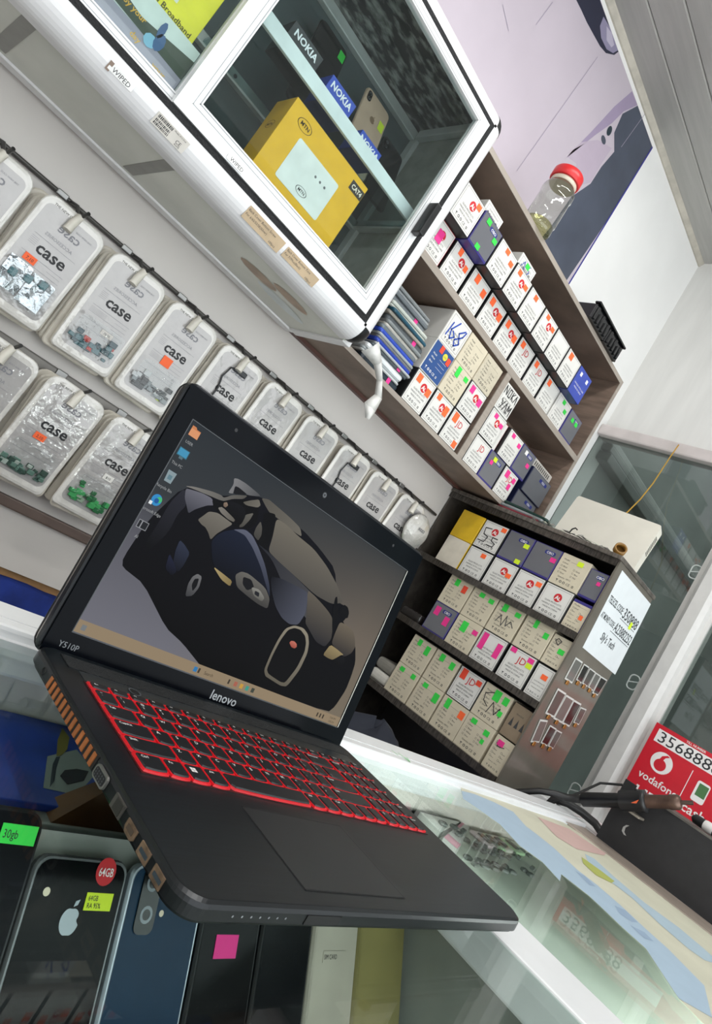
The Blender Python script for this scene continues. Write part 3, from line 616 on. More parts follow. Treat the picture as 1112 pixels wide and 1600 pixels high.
def SP(x, y, d):
    r = RT @ Vector(((x - 556) / FPX, (y - 741) / FPX, 1.0)); n = LN
    p = r * (LO.dot(n) / r.dot(n)); q = p - LO
    u = min(max(q.x, -WD/2 + 0.0003), WD/2 - 0.0003); v = min(max(q.dot(LU), 0.0003), HD - 0.0003)
    return L3(u, v, d)
g1 = lambda a, b: (40 + a / 1.7375, 590 + b / 1.7375)
g2 = lambda a, b: (200 + a / 4.277, 640 + b / 4.277)
g3 = lambda a, b: (400 + a / 5.055, 900 + b / 5.055)
def chaikin(pts, n=2):    # rounds the traced corners a little
    for _ in range(n):
        o = []
        for i in range(len(pts)):
            p, q = pts[i], pts[(i + 1) % len(pts)]
            o += [(p[0] * .84 + q[0] * .16, p[1] * .84 + q[1] * .16), (p[0] * .16 + q[0] * .84, p[1] * .16 + q[1] * .84)]
        pts = o
    return pts
# tone at one end, tone at the other end, direction of the change, outline
UP, RT_, DN, LF = (0.5, -0.87), (0.87, 0.5), (-0.5, 0.87), (-0.87, -0.5)
layers = [
 ('101118', '08080A', DN, [(287,760),(330,771),(345,775),(386,773),(408,777),(427,787),(460,818),(477,832),(500,858),(523,889),(527,940),(540,948),(541,965),(535,972),(549,985),(555,1010),(555,1035),(549,1055),(540,1078),(523,1104),(512,1113),(400,1072),(316,1044),(285,1005),(259,981),(224,912),(191,886),(192,872),(230,814)], None),
 ('7C7C7E', '4E4F52', RT_, [(708,458),(735,462),(790,495),(890,578),(850,578),(800,572),(740,525),(700,562),(668,556),(705,500)], g2),
 ('1A1B1F', '1A1B1F', DN, [(715,510),(740,520),(800,570),(700,565)], g2),
 ('2A2B34', '0C0D10', DN, [(380,520),(390,640),(330,700),(280,800),(230,860),(150,930),(110,900),(200,760),(280,620)], g2),
 ('3E3F48', '6A6A74', UP, [(385,525),(440,540),(500,560),(560,592),(575,640),(530,640),(480,655),(440,670),(402,695),(390,640),(378,590)], g2),
 ('7C7A76', '55534F', RT_, [(380,510),(440,514),(560,546),(620,570),(640,590),(700,570),(800,574),(770,598),(700,596),(640,612),(600,600),(560,582),(440,532)], g2),
 ('0C0D10', '0C0D10', DN, [(560,600),(640,612),(780,600),(880,620),(860,760),(800,800),(700,780),(600,690),(570,650)], g2),
 ('726E66', '5A564F', DN, [(465,735),(500,710),(540,680),(600,690),(660,735),(700,765),(640,800),(590,830),(550,872),(535,820),(515,785),(490,768)], g2),
 ('7C7872', '5F5B54', RT_, [(600,655),(630,650),(715,735),(705,752),(670,735),(620,690)], g2),
 ('5A5750', '6E6A62', RT_, [(765,618),(820,606),(875,600),(885,640),(865,655),(790,640)], g2),
 ('62605A', '45433F', DN, [(785,702),(840,690),(815,735),(770,782),(740,788),(755,740)], g2),
 ('14151A', '0A0A0C', DN, [(650,612),(690,612),(740,630),(780,660),(785,710),(760,760),(740,775),(722,745),(700,700),(650,668)], g2),
 ('8A7768', '6A5A4E', DN, [(638,622),(660,618),(668,640),(650,655),(636,645)], g2),
 ('55524C', '6A665E', RT_, [(890,590),(940,600),(975,630),(1080,720),(1150,790),(1160,850),(1112,820),(990,720),(945,690),(915,640)], g2),
 ('6E695F', '4E4B47', DN, [(990,725),(1060,770),(1130,840),(1240,930),(1330,1050),(1400,1180),(1440,1290),(1360,1300),(1250,1240),(1100,1100),(1000,1010),(935,945),(965,850)], g2),
 ('4E4E52', '23252C', LF, [(860,890),(930,945),(1000,1010),(1100,1100),(1250,1250),(1310,1320),(1330,1500),(1260,1480),(1160,1360),(1040,1180),(960,1000)], g2),
 ('0C0D10', '0C0D10', DN, [(905,690),(950,688),(985,700),(980,770),(960,850),(922,940),(885,910),(862,882),(890,830),(900,760)], g2),
 ('55534E', '3F3E3C', DN, [(885,745),(895,790),(890,840),(868,876),(845,850),(838,830),(855,785)], g2),
 ('1B2234', '0B0C12', DN, [(555,880),(590,840),(640,812),(720,800),(790,800),(830,840),(870,920),(905,1020),(930,1120),(935,1250),(880,1290),(760,1230),(640,1150),(590,1090),(560,1000)], g2),
 ('5A5E6E', '232838', DN, [(700,800),(780,800),(830,840),(870,920),(915,1040),(945,1180),(945,1260),(928,1200),(885,1050),(830,920),(780,840),(740,818)], g2),
 ('2E3446', '12141C', DN, [(345,870),(375,900),(412,960),(370,1040),(330,1090),(300,1020),(315,940)], g2),
 ('20243A', '10121A', DN, [(275,960),(300,1010),(325,1080),(290,1110),(245,1060)], g2),
 ('66645F', '3E3D3C', DN, [(568,535),(585,526),(605,532),(650,570),(662,600),(656,628),(630,615),(600,592),(572,568)], g1),
 ('17181C', '17181C', DN, [(590,540),(612,548),(620,570),(600,578),(588,560)], g1),
 ('86857F', '5E5D58', DN, [(612,568),(634,575),(648,598),(640,608),(618,592)], g1),
 ('24252A', '24252A', DN, [(622,578),(634,584),(632,596),(620,588)], g1),
 ('A8966A', '7C6C46', RT_, [(508,512),(535,532),(560,552),(554,567),(530,548)], g1),
 ('6A6A6C', '38393C', DN, [(440,560),(452,540),(466,532),(478,540),(470,570),(452,592),(432,594)], g1),
 ('131418', '131418', DN, [(450,562),(458,546),(470,545),(464,566),(452,580)], g1),
 ('4C4F5C', '14161C', LF, [(110,0),(200,20),(300,70),(405,125),(402,200),(385,300),(330,385),(260,380),(200,330),(150,240),(120,120)], g3),
 ('5E584F', '2A2A2E', DN, [(405,110),(455,150),(520,220),(570,280),(600,330),(602,420),(590,500),(540,560),(470,520),(420,430),(385,370),(400,270)], g3),
 ('0E0F13', '0E0F13', DN, [(600,285),(612,220),(622,170),(640,160),(640,300),(625,380),(600,470),(598,380)], g3),
 ('0E0F13', '0E0F13', DN, [(650,275),(670,245),(695,225),(722,245),(732,290),(720,335),(670,322)], g3),
 ('6A6154', '2E2C2E', DN, [(660,360),(720,390),(765,435),(778,490),(780,560),(750,610),(690,640),(640,590),(592,530),(620,450)], g3),
 ('93835F', '6E6147', DN, [(585,540),(640,580),(690,622),(665,625),(640,640),(600,662),(560,645),(525,620)], g3),
 ('15151A', '0C0C0E', DN, [(595,672),(640,640),(690,630),(700,680),(660,715),(620,690)], g3),
 ('8A8374', '5E594E', DN, [(60,740),(110,620),(170,500),(230,412),(300,388),(372,410),(408,460),(415,530),(402,610),(340,742),(240,872),(190,866),(110,815),(70,790)], g3),
 ('0C0C0F', '0C0C0F', DN, [(82,735),(130,620),(190,505),(250,424),(300,408),(350,424),(386,475),(392,530),(380,600),(320,722),(226,842),(190,836),(120,790),(92,768)], g3),
 ('C07060', '9A4A3E', DN, [(260,525),(275,510),(300,515),(318,535),(318,560),(300,572),(275,560)], g3),
]
k = MB(); tones_ = []
for j, (c1, c2, dr, pts, f) in enumerate(layers):
    d = 0.00006 + j * 0.000012
    pp = [f(a, b) if f else (a, b) for a, b in pts]
    pp = chaikin(pp, 1 if j < 1 or len(pp) < 9 else 2)
    t_ = [x * dr[0] + y * dr[1] for x, y in pp]; t0, t1 = min(t_), max(t_); A, B = lin(c1), lin(c2)
    k.poly([SP(x, y, d) for x, y in pp], 0)
    tones_ += [tuple(A[q] + (B[q] - A[q]) * (t - t0) / max(1e-6, t1 - t0) for q in range(3)) + (1.0,) for t in t_]
cm = bpy.data.materials.new('wallpaper_pixels'); cm.use_nodes = True
pb = cm.node_tree.nodes['Principled BSDF']; pb.inputs['Base Color'].default_value = (0.003, 0.003, 0.003, 1); pb.inputs['Roughness'].default_value = 0.35; pb.inputs['Specular IOR Level'].default_value = 0.02
at_ = cm.node_tree.nodes.new('ShaderNodeAttribute'); at_.attribute_name = 'pixel'
cm.node_tree.links.new(at_.outputs['Color'], pb.inputs['Emission Color']); pb.inputs['Emission Strength'].default_value = 0.85
car = k.build('wallpaper_car', cm, disp)
ca_ = car.data.color_attributes.new('pixel', 'FLOAT_COLOR', 'POINT')
for i_, c_ in enumerate(tones_): ca_.data[i_].color = c_
# taskbar and icons
D2 = 0.0007
def TB(a, b): return L3(-WD/2 + a, b, D2)
k = MB().poly([L3(-WD/2 + .0003, 0.0003, D2 - .0001), L3(WD/2 - .0003, 0.0003, D2 - .0001), L3(WD/2 - .0003, 0.0105, D2 - .0001), L3(-WD/2 + .0003, 0.0105, D2 - .0001)])
k.text('Search', TB(0.137, 0.0036), X3, LU, 0.0042, 1)
k.text('7:04 PM', TB(0.326, 0.0058), X3, LU, 0.0032, 1); k.text('10/5/24', TB(0.326, 0.0018), X3, LU, 0.0032, 1)
for j, (x, c_) in enumerate(((0.126, 2), (0.1315, 1), (0.170, 1), (0.178, 3), (0.186, 4), (0.194, 5), (0.202, 6), (0.306, 1), (0.311, 1), (0.316, 1), (0.007, 7))):
    k.rect(TB(x - 0.0022, 0.0030), X3, LU, 0, 0, 0.0042 if c_ != 1 else 0.0022, 0.0044, c_)
k.build('taskbar', [glow('8F7E66', 0.85), glow('3A332B'), glow('2F6FA0'), glow('9A5A4A'), glow('B48A3A'), glow('3A8A7A'), glow('3C4038'), glow('6A6F72')], disp)
def icon(px, shapes, name, cap):
    c = SP(*px, D2); k = MB(); mats = []
    for j, (c_, pts) in enumerate(shapes):
        k.poly([c + X3 * a * 0.001 + LU * b * 0.001 + LN * 0.00003 * j for a, b in pts], j); mats.append(glow(c_))
    k.text(cap, c - LU * 0.0115, X3, LU, 0.0036, len(mats), 'c'); mats.append(glow('A9ABAD', 0.7))
    k.build(name, mats, disp)
sq = lambda a, b, c, d: [(a, b), (c, b), (c, d), (a, d)]
icon((304, 676), [('B9774F', [(-5,-4.5),(5,-4.5),(5,3),(0.5,3),(-1,4.5),(-5,4.5)]), ('C98A62', sq(-5,-4.5,5,2))], 'folder_icon', 'USER')
icon((285, 709), [('35606F', sq(-5.5,-3,5.5,4.5)), ('3F86A8', sq(-4.8,-2.2,4.8,3.9)), ('52676F', sq(-2,-5,2,-3))], 'computer_icon', 'This PC')
icon((265, 745), [('7C8C92', [(-3.6,-5),(3.6,-5),(4.4,5),(-4.4,5)]), ('59757F', sq(-2,-2.5,2,1.5))], 'bin_icon', 'Recycle Bin')
circ = lambda r, cx=0, cy=0: [(cx + r * math.cos(q * math.pi / 9), cy + r * math.sin(q * math.pi / 9)) for q in range(18)]
icon((244, 781), [('2F7FB4', circ(5)), ('3FA86A', circ(2.6, 2.2, 1)), ('1F4F8C', circ(2.2, 0.3, -0.6)), ('D0D4D6', sq(-5.5,-5.5,-2.5,-2.5))], 'browser_icon', 'Microsoft Edge')
icon((222, 820), [('8A8C90', sq(-5,-3.5,5,3.5)), ('202226', sq(-1,-3,4.5,3)), ('202226', sq(-4.5,-3,-2,3))], 'shortcut_icon', 'Al')
# ------------------------------------------------------------------ rails and hanging bags
def rail(z, h, label, hooks, mm, ytip, ztip):
    T = thing('hook_rail', label, 'rail', (0.5, YW - 0.014, z))
    MB().cbox((-0.6, YW - 0.026, z - h/2), (1.58, YW - 0.0125, z + h/2), 0.003).build('bar', mm, T)
    for x in hooks:
        MB().cbox((x - 0.042, YW - 0.030, z - h/2 - 0.002), (x - 0.020, YW - 0.0262, z + h/2 + 0.001), 0.002).build('bracket', mat('bracket_steel', '8E8E8C', 0.3, 0.7), T)
        hk = MB().tube([(x - 0.012, YW - 0.026, z), (x - 0.006, YW - 0.05, z - 0.004), (x, ytip + 0.012, ztip - 0.002), (x + 0.002, ytip - 0.004, ztip + 0.006), (x + 0.003, ytip - 0.016, ztip + 0.012)], 0.0035, 8).build('hook', DARK_METAL, T)
        MB().tube([(x, ytip + 0.004, ztip + 0.002), (x - 0.004, ytip + 0.001, ztip - 0.014), (x - 0.006, ytip - 0.001, ztip - 0.032)], [0.0072, 0.0080, 0.0086], 10).build('price_clip', mat('ivory_clip', 'DDD8CC', 0.4), hk)
    return T
YT = 1.262                                        # hook tips
hooksA = [YT * (0.1146 + 0.11105 * i) for i in range(10)]
hooksB = [YT * (0.0 + 0.0) for i in range(0)]
pB = [P(19, 547, 1, YT), P(129.5, 616, 1, YT), P(224, 674, 1, YT)]
dB = (pB[2].x - pB[0].x) / 2
hooksB = [pB[0].x + dB * i for i in range(9)]
zA = 0.2105 * YT; zB = sum(p.z for p in pB) / 3
rail(0.2905, 0.008, 'thin dark upper rail carrying the long row of bags', hooksA, mat('upper_rail_grey', '4A4845', 0.4, 0.4), YT, zA)
rail(zB * YW / YT, 0.030, 'thick grey lower rail carrying the short row of bags', hooksB, mat('lower_rail_grey', '77746F', 0.4, 0.4), YT, zB)
T = thing('hook_rail', 'lowest brown rail below the bags, without hooks', 'rail', (0.5, YW - 0.014, -0.232))
MB().cbox((-0.6, YW - 0.026, -0.243), (1.58, YW - 0.0125, -0.222), 0.003).build('bar', mat('brown_rail', '6A5A52', 0.45, 0.2), T)

BAGW, BAGH = 0.122, 0.210
POUCH = mat('milky_pouch', 'DCD9D3', 0.14, var=0.03, scale=25, bump=0.75, bscale=38, coat=0.9)
PRINTC = mat('silver_card_print', 'B3B0AE', 0.12, var=0.05, scale=18, bump=0.6, bscale=34, coat=0.9)
EDGE = mat('pouch_edge', 'D3CCBE', 0.35, bump=0.4, bscale=40)
def bag_outline(ins=0.0):
    w, h = BAGW/2 - ins, BAGH; t = 0.022
    top = 0.005 - ins; bot = top - h + 2 * ins; r = 0.010
    o = []
    for cx, cz, a0, rr in ((w - r, bot + r, 270, r), (w - 0.022, top - 0.022, 0, 0.022), (-w + 0.022, top - 0.022, 90, 0.022), (-w + r, bot + r, 180, r)):
        for q in range(5):
            a = math.radians(a0 + 22.5 * q); o.append((cx + rr * math.cos(a), cz + rr * math.sin(a)))
    return o
m = MB(); m.loft([[(a, 0.0, b) for a, b in bag_outline(0.001)], [(a, -0.002, b) for a, b in bag_outline()], [(a, -0.0040, b) for a, b in bag_outline(0.0015)], [(a, -0.0052, b) for a, b in bag_outline(0.006)]][::-1])
pouch_me = m.mesh('pouch', POUCH)
m = MB(); m.loft([[(a, 0.0, b) for a, b in bag_outline(0.001)], [(a, -0.003, b) for a, b in bag_outline()], [(a, -0.005, b) for a, b in bag_outline(0.002)]][::-1])
plain_me = m.mesh('pouch', EDGE)
m = MB(); m.poly([(a, -0.0054, b) for a, b in rrect(0.103, 0.180, 0.012, 5, 0.0, -0.100)]); card_me = m.mesh('card', PRINTC)
m = MB(); yb = -0.0057; ob = (0, yb, 0)
m.text('THE NEW CASE', (-0.042, yb, -0.010), X3, Z3, 0.0062, 0); m.text('THE NEW CASE', (0.042, yb, -0.024), -X3, Z3, 0.0045, 1)
m.text('case', (0.006, yb, -0.041), -X3, Z3, 0.022, 1, 'c', 0.014, 1.1); m.text('ACCESSORIES', (0.0, yb, -0.059), -X3, Z3, 0.0085, 1, 'c')
m.text('case', (0.004, yb, -0.092), X3, Z3, 0.030, 0, 'c', 0.022, 1.05)
for j, z in enumerate((-0.067, -0.102, -0.116, -0.130, -0.144)): m.rect(ob, X3, Z3, -0.040, z, 0.040, z + 0.0006, 1)
for j in range(5):
    m.rect(ob, X3, Z3, -0.040, -0.0725 - j * 0.0032, -0.026, -0.0720 - j * 0.0032, 1)
for j in range(4): m.rect(ob, X3, Z3, -0.040, -0.1065 - j * 0.0023, -0.006, -0.1061 - j * 0.0023, 1)
for j in range(3): m.rect(ob, X3, Z3, 0.012, -0.1085 - j * 0.014, 0.038, -0.1080 - j * 0.014, 1)
print_me = m.mesh('print', [flat('2A2A2C'), flat('85858A')])
FOIL = mat('silver_foil', 'BFC4C8', 0.22, 0.85, bump=0.9, bscale=55)
def heap(kind, seed):
    r = random.Random(seed); m = MB()
    if kind == 'foil':
        for j in range(2):
            u0 = -0.046 + j * 0.044
            g = [[(u0 + a * 0.0105, -0.0065 - 0.0045 * r.random(), -0.118 - b * 0.014 - 0.004 * j) for a in range(5)] for b in range(5)]
            for a in range(4):
                for b in range(4): m.poly([g[b][a], g[b+1][a], g[b+1][a+1], g[b][a+1]], 0)
        for j in range(3): m.cbox((-0.035 + j * 0.025, -0.014, -0.150 + 0.006 * j), (-0.022 + j * 0.025, -0.008, -0.136 + 0.006 * j), 0.002, 1)
        return m, [FOIL, mat('teal_part', '4E7A80', 0.4)]
    tones = {'teal': ('2F4A52', '55767C', 'C23B30'), 'green': ('1F6B3C', '3FA35C', '9DB09A'), 'dark': ('3B3F40', '8D9496', 'C9CCCC'), 'mixed': ('2E4A40', '5C7D70', 'A9B5AC'), 'cable': ('26282B', '3A3C40', '808080')}[kind]
    if kind == 'cable':
        m.tube([(-0.005, -0.008, -0.030), (-0.020, -0.009, -0.034), (-0.026, -0.009, -0.060), (-0.018, -0.009, -0.085), (-0.020, -0.009, -0.130)], 0.002, 6, 0)
        m.cbox((-0.012, -0.011, -0.036), (0.022, -0.0055, -0.024), 0.002, 0)
    else:
        for j in range(34):
            u = r.uniform(-0.042, 0.040); z = -0.178 + abs(r.gauss(0, 0.013)) ; s = r.uniform(0.004, 0.008)
            d = r.uniform(0.006, 0.012)
            m.cbox((u - s, -d - 0.003, z - s * r.uniform(0.5, 0.9)), (u + s, -d + 0.002, z + s * r.uniform(0.5, 0.9)), 0.001, r.choice((0, 0, 1, 1, 2)), 1)
    return m, [mat(kind + '_part_%d' % q, c, 0.35) for q, c in enumerate(tones)]
def bag(x, ztip, behind, label, content, stick, row, tilt=0.06, top=True, seed=0, twist=0.0):
    yf = YT + 0.012
    for j in range(behind):
        y = YW - 0.034 - (YW - 0.034 - yf - 0.007) * (j + 0.0) / max(1, behind)
        T = thing('accessory_bag', 'plain milky bag behind ' + row, 'bag', (x - 0.0045 * (behind - j) + 0.002 * (j % 2), y, ztip - 0.003 * (j % 3)), 'spare bags behind ' + row)
        T.rotation_euler = (0.03, rnd.uniform(-0.03, 0.03), 0)
        obj('pouch', plain_me, T)
    T = thing('accessory_bag', label, 'bag', (x, yf, ztip), 'bags marked case on the wall rails')
    T.rotation_euler = (tilt, twist, 0)
    obj('pouch', pouch_me, T); obj('card', card_me, T); obj('print', print_me, T)
    if content:
        k, mm = heap(content, seed + 11); k.build('contents', mm, T, False)
    for (u, z, w, h, mm, s) in stick:
        k = MB().box((u - w/2, -0.0072, z - h/2), (u + w/2, -0.0068, z + h/2)); k.text(s, (u, -0.0075, z - h * 0.25), X3, Z3, h * 0.6, 1, 'c'); k.build('price_sticker', [mm, DARKINK], T, False)
    if content and content != 'cable':
        m = MB(); m.poly([(a, -0.0165 if content != 'foil' else -0.0155, b) for a, b in rrect(0.092, 0.060, 0.01, 3, 0, -0.153)])
        m.build('clear_front', clear('clear_film', 'F4F6F6', 1.2, 0.08, 0.9, 45), T, False)
OR = lambda u, z, s, w=0.022, h=0.013: (u, z, w, h, ORANGE, s)
upper = [('', None, []), ('with foil packs and orange tag', 'foil', [OR(-0.020, -0.108, '7,10')]), ('with dark teal parts and a red strip', 'teal', [(0.012, -0.135, 0.024, 0.010, flat('E0D8D0'), '70,50')]),
         ('with grey metal parts and a square orange tag', 'dark', [OR(-0.002, -0.108, '', 0.022, 0.020), (0.030, -0.176, 0.011, 0.011, LIME, '2')]), ('with a black cable clip inside', 'cable', []), ('left of the laptop webcam', None, []), ('above the laptop webcam', None, []),
         ('with a dark lens inside, smaller than its neighbours', 'cable', []), ('with bold case lettering above the lid corner', None, []), ('green tagged, last before the corner', None, [(0.0, -0.112, 0.03, 0.008, GREEN, '')])]
for i, x in enumerate(hooksA):
    bag(x, zA, 4 if i != 7 else 2, '%s zip bag on the upper rail%s' % (ORD[i], ', ' + upper[i][0] if upper[i][0] else ', cut by the picture edge'), upper[i][1], upper[i][2], 'the %s bag of the upper rail' % ORD[i], seed=i, twist=rnd.uniform(-0.03, 0.03))
lower = [('cut by the picture edge', None, []), ('with dark green parts and an orange tag', 'mixed', [OR(-0.010, -0.108, '2,10')]), ('with bright green parts and a white tag', 'green', [(0.004, -0.112, 0.022, 0.012, flat('E4E2DC'), '$10')])]
for i, x in enumerate(hooksB):
    d = lower[i] if i < 3 else ({3: 'just left behind the laptop lid', 4: 'behind the desktop icons of the laptop', 5: 'behind the middle of the laptop lid', 6: 'behind the webcam end of the laptop lid', 7: 'beside the right edge of the laptop lid'}.get(i, 'nearest the acrylic stand'), None, [])
    bag(x, zB, 3 if i < 3 or i > 6 else 1, 'milky zip bag on the lower rail, ' + d[0], d[1], d[2], 'the %s bag of the lower rail' % ORD[i], seed=20 + i, twist=0.04 + rnd.uniform(-0.03, 0.03))
# round clear pack hanging at the corner
T = thing('round_pack', 'round clear blister pack hanging at the end of the upper rail', 'pack', (1.455, 1.24, 0.20))
MB().lathe([(0.050, 0.0), (0.053, 0.004), (0.050, 0.010), (0.040, 0.012), (0.036, 0.020), (0.001, 0.021)], (1.455, 1.260, 0.20), (0, -1, 0), 28).build('blister', mat('clear_blister', 'BDBBB5', 0.12, bump=0.8, bscale=70, coat=0.8), T)
MB().lathe([(0.034, 0.002), (0.034, 0.012), (0.001, 0.013)], (1.455, 1.260, 0.20), (0, -1, 0), 24).build('contents', mat('pale_contents', 'B9B6B0', 0.4), T)
k = MB().text('case', (1.455, 1.2384, 0.205), -X3, Z3, 0.018, 0, 'c', 0.01); k.build('print', GREYINK, T)

# ------------------------------------------------------------------ white wall cabinet
CX0, CX1, CZ0, CZ1, CYB = -0.55, 0.783, 0.385, 0.966, 1.315
R0 = 0.035
cab = thing('wall_cabinet', 'white aluminium wall cabinet with glass doors over the bags', 'cabinet', (0.3, 1.2, CZ0))
def arc(c, r, a0, a1, n=8): return [(c[0] + r * math.cos(math.radians(a0 + (a1 - a0) * q / n)), c[1] + r * math.sin(math.radians(a0 + (a1 - a0) * q / n))) for q in range(n + 1)]
# lower front profile (quarter round), side profile, upper profile
sec = [(YC + 0.004, CZ0 + R0 + 0.006), (YC, CZ0 + R0 + 0.006)] + arc((YC + R0, CZ0 + R0), R0, 180, 270) + [(YC + R0 + 0.018, CZ0), (YC + R0 + 0.018, CZ0 + 0.006), (YC + 0.012, CZ0 + R0 + 0.006)]
m = MB().loft([[(x, a, b) for a, b in sec] for x in (CX0, CX1 - R0)]); m.build('lower_profile', mat('cabinet_aluminium', 'E0DFE0', 0.25, var=0.02), cab)
CAB = MATS['cabinet_aluminium']
sec = [(YC + 0.004, CZ1 - R0 - 0.006), (YC, CZ1 - R0 - 0.006)] + arc((YC + R0, CZ1 - R0), R0, 180, 90) + [(YC + R0 + 0.018, CZ1), (YC + R0 + 0.018, CZ1 - 0.006), (YC + 0.012, CZ1 - R0 - 0.006)]
MB().loft([[(x, a, b) for a, b in sec] for x in (CX0, CX1 - R0)]).build('upper_profile', CAB, cab)
sec = [(CX1 - R0 - 0.006, YC + 0.004), (CX1 - R0 - 0.006, YC)] + [(a, b) for a, b in arc((CX1 - R0, YC + R0), R0, -90, 0)] + [(CX1, YC + R0 + 0.018), (CX1 - 0.006, YC + R0 + 0.018), (CX1 - R0 - 0.006, YC + 0.012)]
MB().loft([[(a, b, z) for a, b in sec] for z in (CZ0 + R0, CZ1 - R0)]).build('side_profile', CAB, cab)
def octant(c, sz, name):
    g = []
    for i in range(7):
        th = math.radians(90 * i / 6); row = []
        for j in range(7):
            ph = math.radians(90 * j / 6)
            row.append((c[0] + 0.0358 * math.sin(th) * math.cos(ph) , c[1] - 0.0358 * math.sin(th) * math.sin(ph), c[2] + sz * 0.0358 * math.cos(th)))
        g.append(row)
    m = MB(); vs_ = [p for r_ in g for p in r_]
    m.add(vs_, [(i*7+j, i*7+j+1, (i+1)*7+j+1, (i+1)*7+j) for i in range(6) for j in range(6)], 0, True); m.add([c, g[6][0], g[6][6], g[0][0]], [(0, 1, 2), (0, 1, 3), (0, 2, 3)]); m.build(name, BLACK_PL, cab)
octant((CX1 - R0, YC + R0, CZ0 + R0), -1, 'corner_cap'); octant((CX1 - R0, YC + R0, CZ1 - R0), 1, 'corner_cap')
# seals
zb, zt_, xr = CZ0 + R0 + 0.006, CZ1 - R0 - 0.006, CX1 - R0 - 0.006
SEAL = mat('brush_seal', '101114', 0.8, bump=0.6, bscale=300)
MB().box((CX0, YC - 0.001, zb - 0.001), (xr + 0.001, YC + 0.012, zb + 0.010)).build('seal', SEAL, cab)
MB().box((CX0, YC - 0.001, zt_ - 0.010), (xr + 0.001, YC + 0.012, zt_ + 0.001)).build('seal', SEAL, cab)
MB().box((xr - 0.010, YC - 0.001, zb + 0.010), (xr + 0.001, YC + 0.012, zt_ - 0.010)).build('seal', SEAL, cab)
# underside: frame, frosted panel, tape
MB().box((CX0, YC + R0 + 0.018, CZ0 + 0.004), (CX1 - 0.02, CYB - 0.03, CZ0 + 0.008)).build('underside_panel', mat('frosted_glass', 'C9CABF', 0.18, var=0.08, scale=6), cab)
MB().cbox((CX0, CYB - 0.03, CZ0), (CX1 - 0.01, CYB, CZ0 + 0.02), 0.002).build('underside_rail', CAB, cab)
MB().cbox((CX1 - 0.024, YC + R0 + 0.02, CZ0), (CX1, CYB - 0.031, CZ0 + 0.02), 0.002).build('underside_rail', CAB, cab)
for x in (0.055, 0.30):
    MB().box((x - 0.008, 1.09, CZ0 + 0.0032), (x + 0.014, 1.272, CZ0 + 0.0038)).build('tape', mat('grey_tape', '85847E', 0.4), cab)
k = MB()
for (cx, cy, rx, ry, mi) in ((0.57, 1.17, 0.05, 0.02, 0), (0.64, 1.14, 0.05, 0.018, 0), (0.66, 1.20, 0.07, 0.02, 1)): k.disc((0, 0, CZ0 + 0.0034), X3, Y3, cx, cy, rx, mi, 12, ry)
k.build('stain', [mat('tan_stain', 'A8907A', 0.4, var=0.15), mat('pale_stain', 'C3CBCB', 0.25)], cab)
# shell
SPK = mat('speckled_glass', '23282A', 0.35, var=0.2, scale=30, col2='B9BCB9', lo=0.46, hi=0.68, stretch=(1, 2.2, 1))
INN = mat('cabinet_inside', '4A575A', 0.45, var=0.08, scale=5)
MB().box((CX0, CYB - 0.004, CZ0 + 0.02), (CX1, CYB, CZ1)).build('back_panel', INN, cab)
MB().box((CX0, YC + 0.05, CZ1 - 0.006), (CX1 - 0.02, CYB - 0.005, CZ1)).build('top_panel', SPK, cab)
MB().box((CX0, YC + 0.054, CZ0 + 0.0085), (CX1 - 0.025, CYB - 0.005, CZ0 + 0.012)).build('floor_panel', mat('cabinet_floor', 'A5A7A2', 0.4), cab)
MB().cbox((CX1 - 0.022, CYB - 0.03, CZ0 + 0.02), (CX1, CYB - 0.0045, CZ1 - 0.007), 0.002).build('rear_upright', mat('inner_aluminium', 'CDD1D0', 0.35, 0.2), cab)
MB().box((CX1 - 0.012, YC + 0.055, CZ0 + 0.02), (CX1 - 0.008, CYB - 0.031, CZ1 - 0.007)).build('side_glass', mat('grey_side_glass', '9A9C96', 0.25, var=0.1), cab)
for z in (CZ0 + 0.02, 0.668, CZ1 - 0.03):
    MB().cbox((CX1 - 0.030, YC + 0.054, z), (CX1 - 0.0125, CYB - 0.031, z + 0.022), 0.002).build('inner_rail', MATS['inner_aluminium'], cab)
    MB().cbox((CX0, CYB - 0.022, z), (CX1 - 0.023, CYB - 0.0045, z + 0.022), 0.002).build('inner_rail', MATS['inner_aluminium'], cab)
SC = mat('screw_dark', '4A4C4C', 0.35, 0.6)
for y in (1.12, 1.2, 1.26): MB().lathe([(0.004, 0), (0.004, 0.0015), (0.002, 0.002)], (CX1 - 0.030, y, CZ0 + 0.031), (-1, 0, 0), 10).build('screw', SC, cab)
for x in (0.36, 0.66): MB().lathe([(0.004, 0), (0.004, 0.0015), (0.002, 0.002)], (x, CYB - 0.022, 0.679), (0, -1, 0), 10).build('screw', SC, cab)
# glass shelf with bright front edge
sh = MB().box((0.28, 1.076, 0.672), (CX1 - 0.031, CYB - 0.023, 0.678)).build('glass_shelf', clear('shelf_glass', 'D7E4E4', 1.0), cab)
MB().cbox((0.265, 1.068, 0.657), (CX1 - 0.031, 1.0755, 0.683), 0.001).build('shelf_edge', mat('bright_shelf_edge', 'DCE6E8', 0.3), sh)
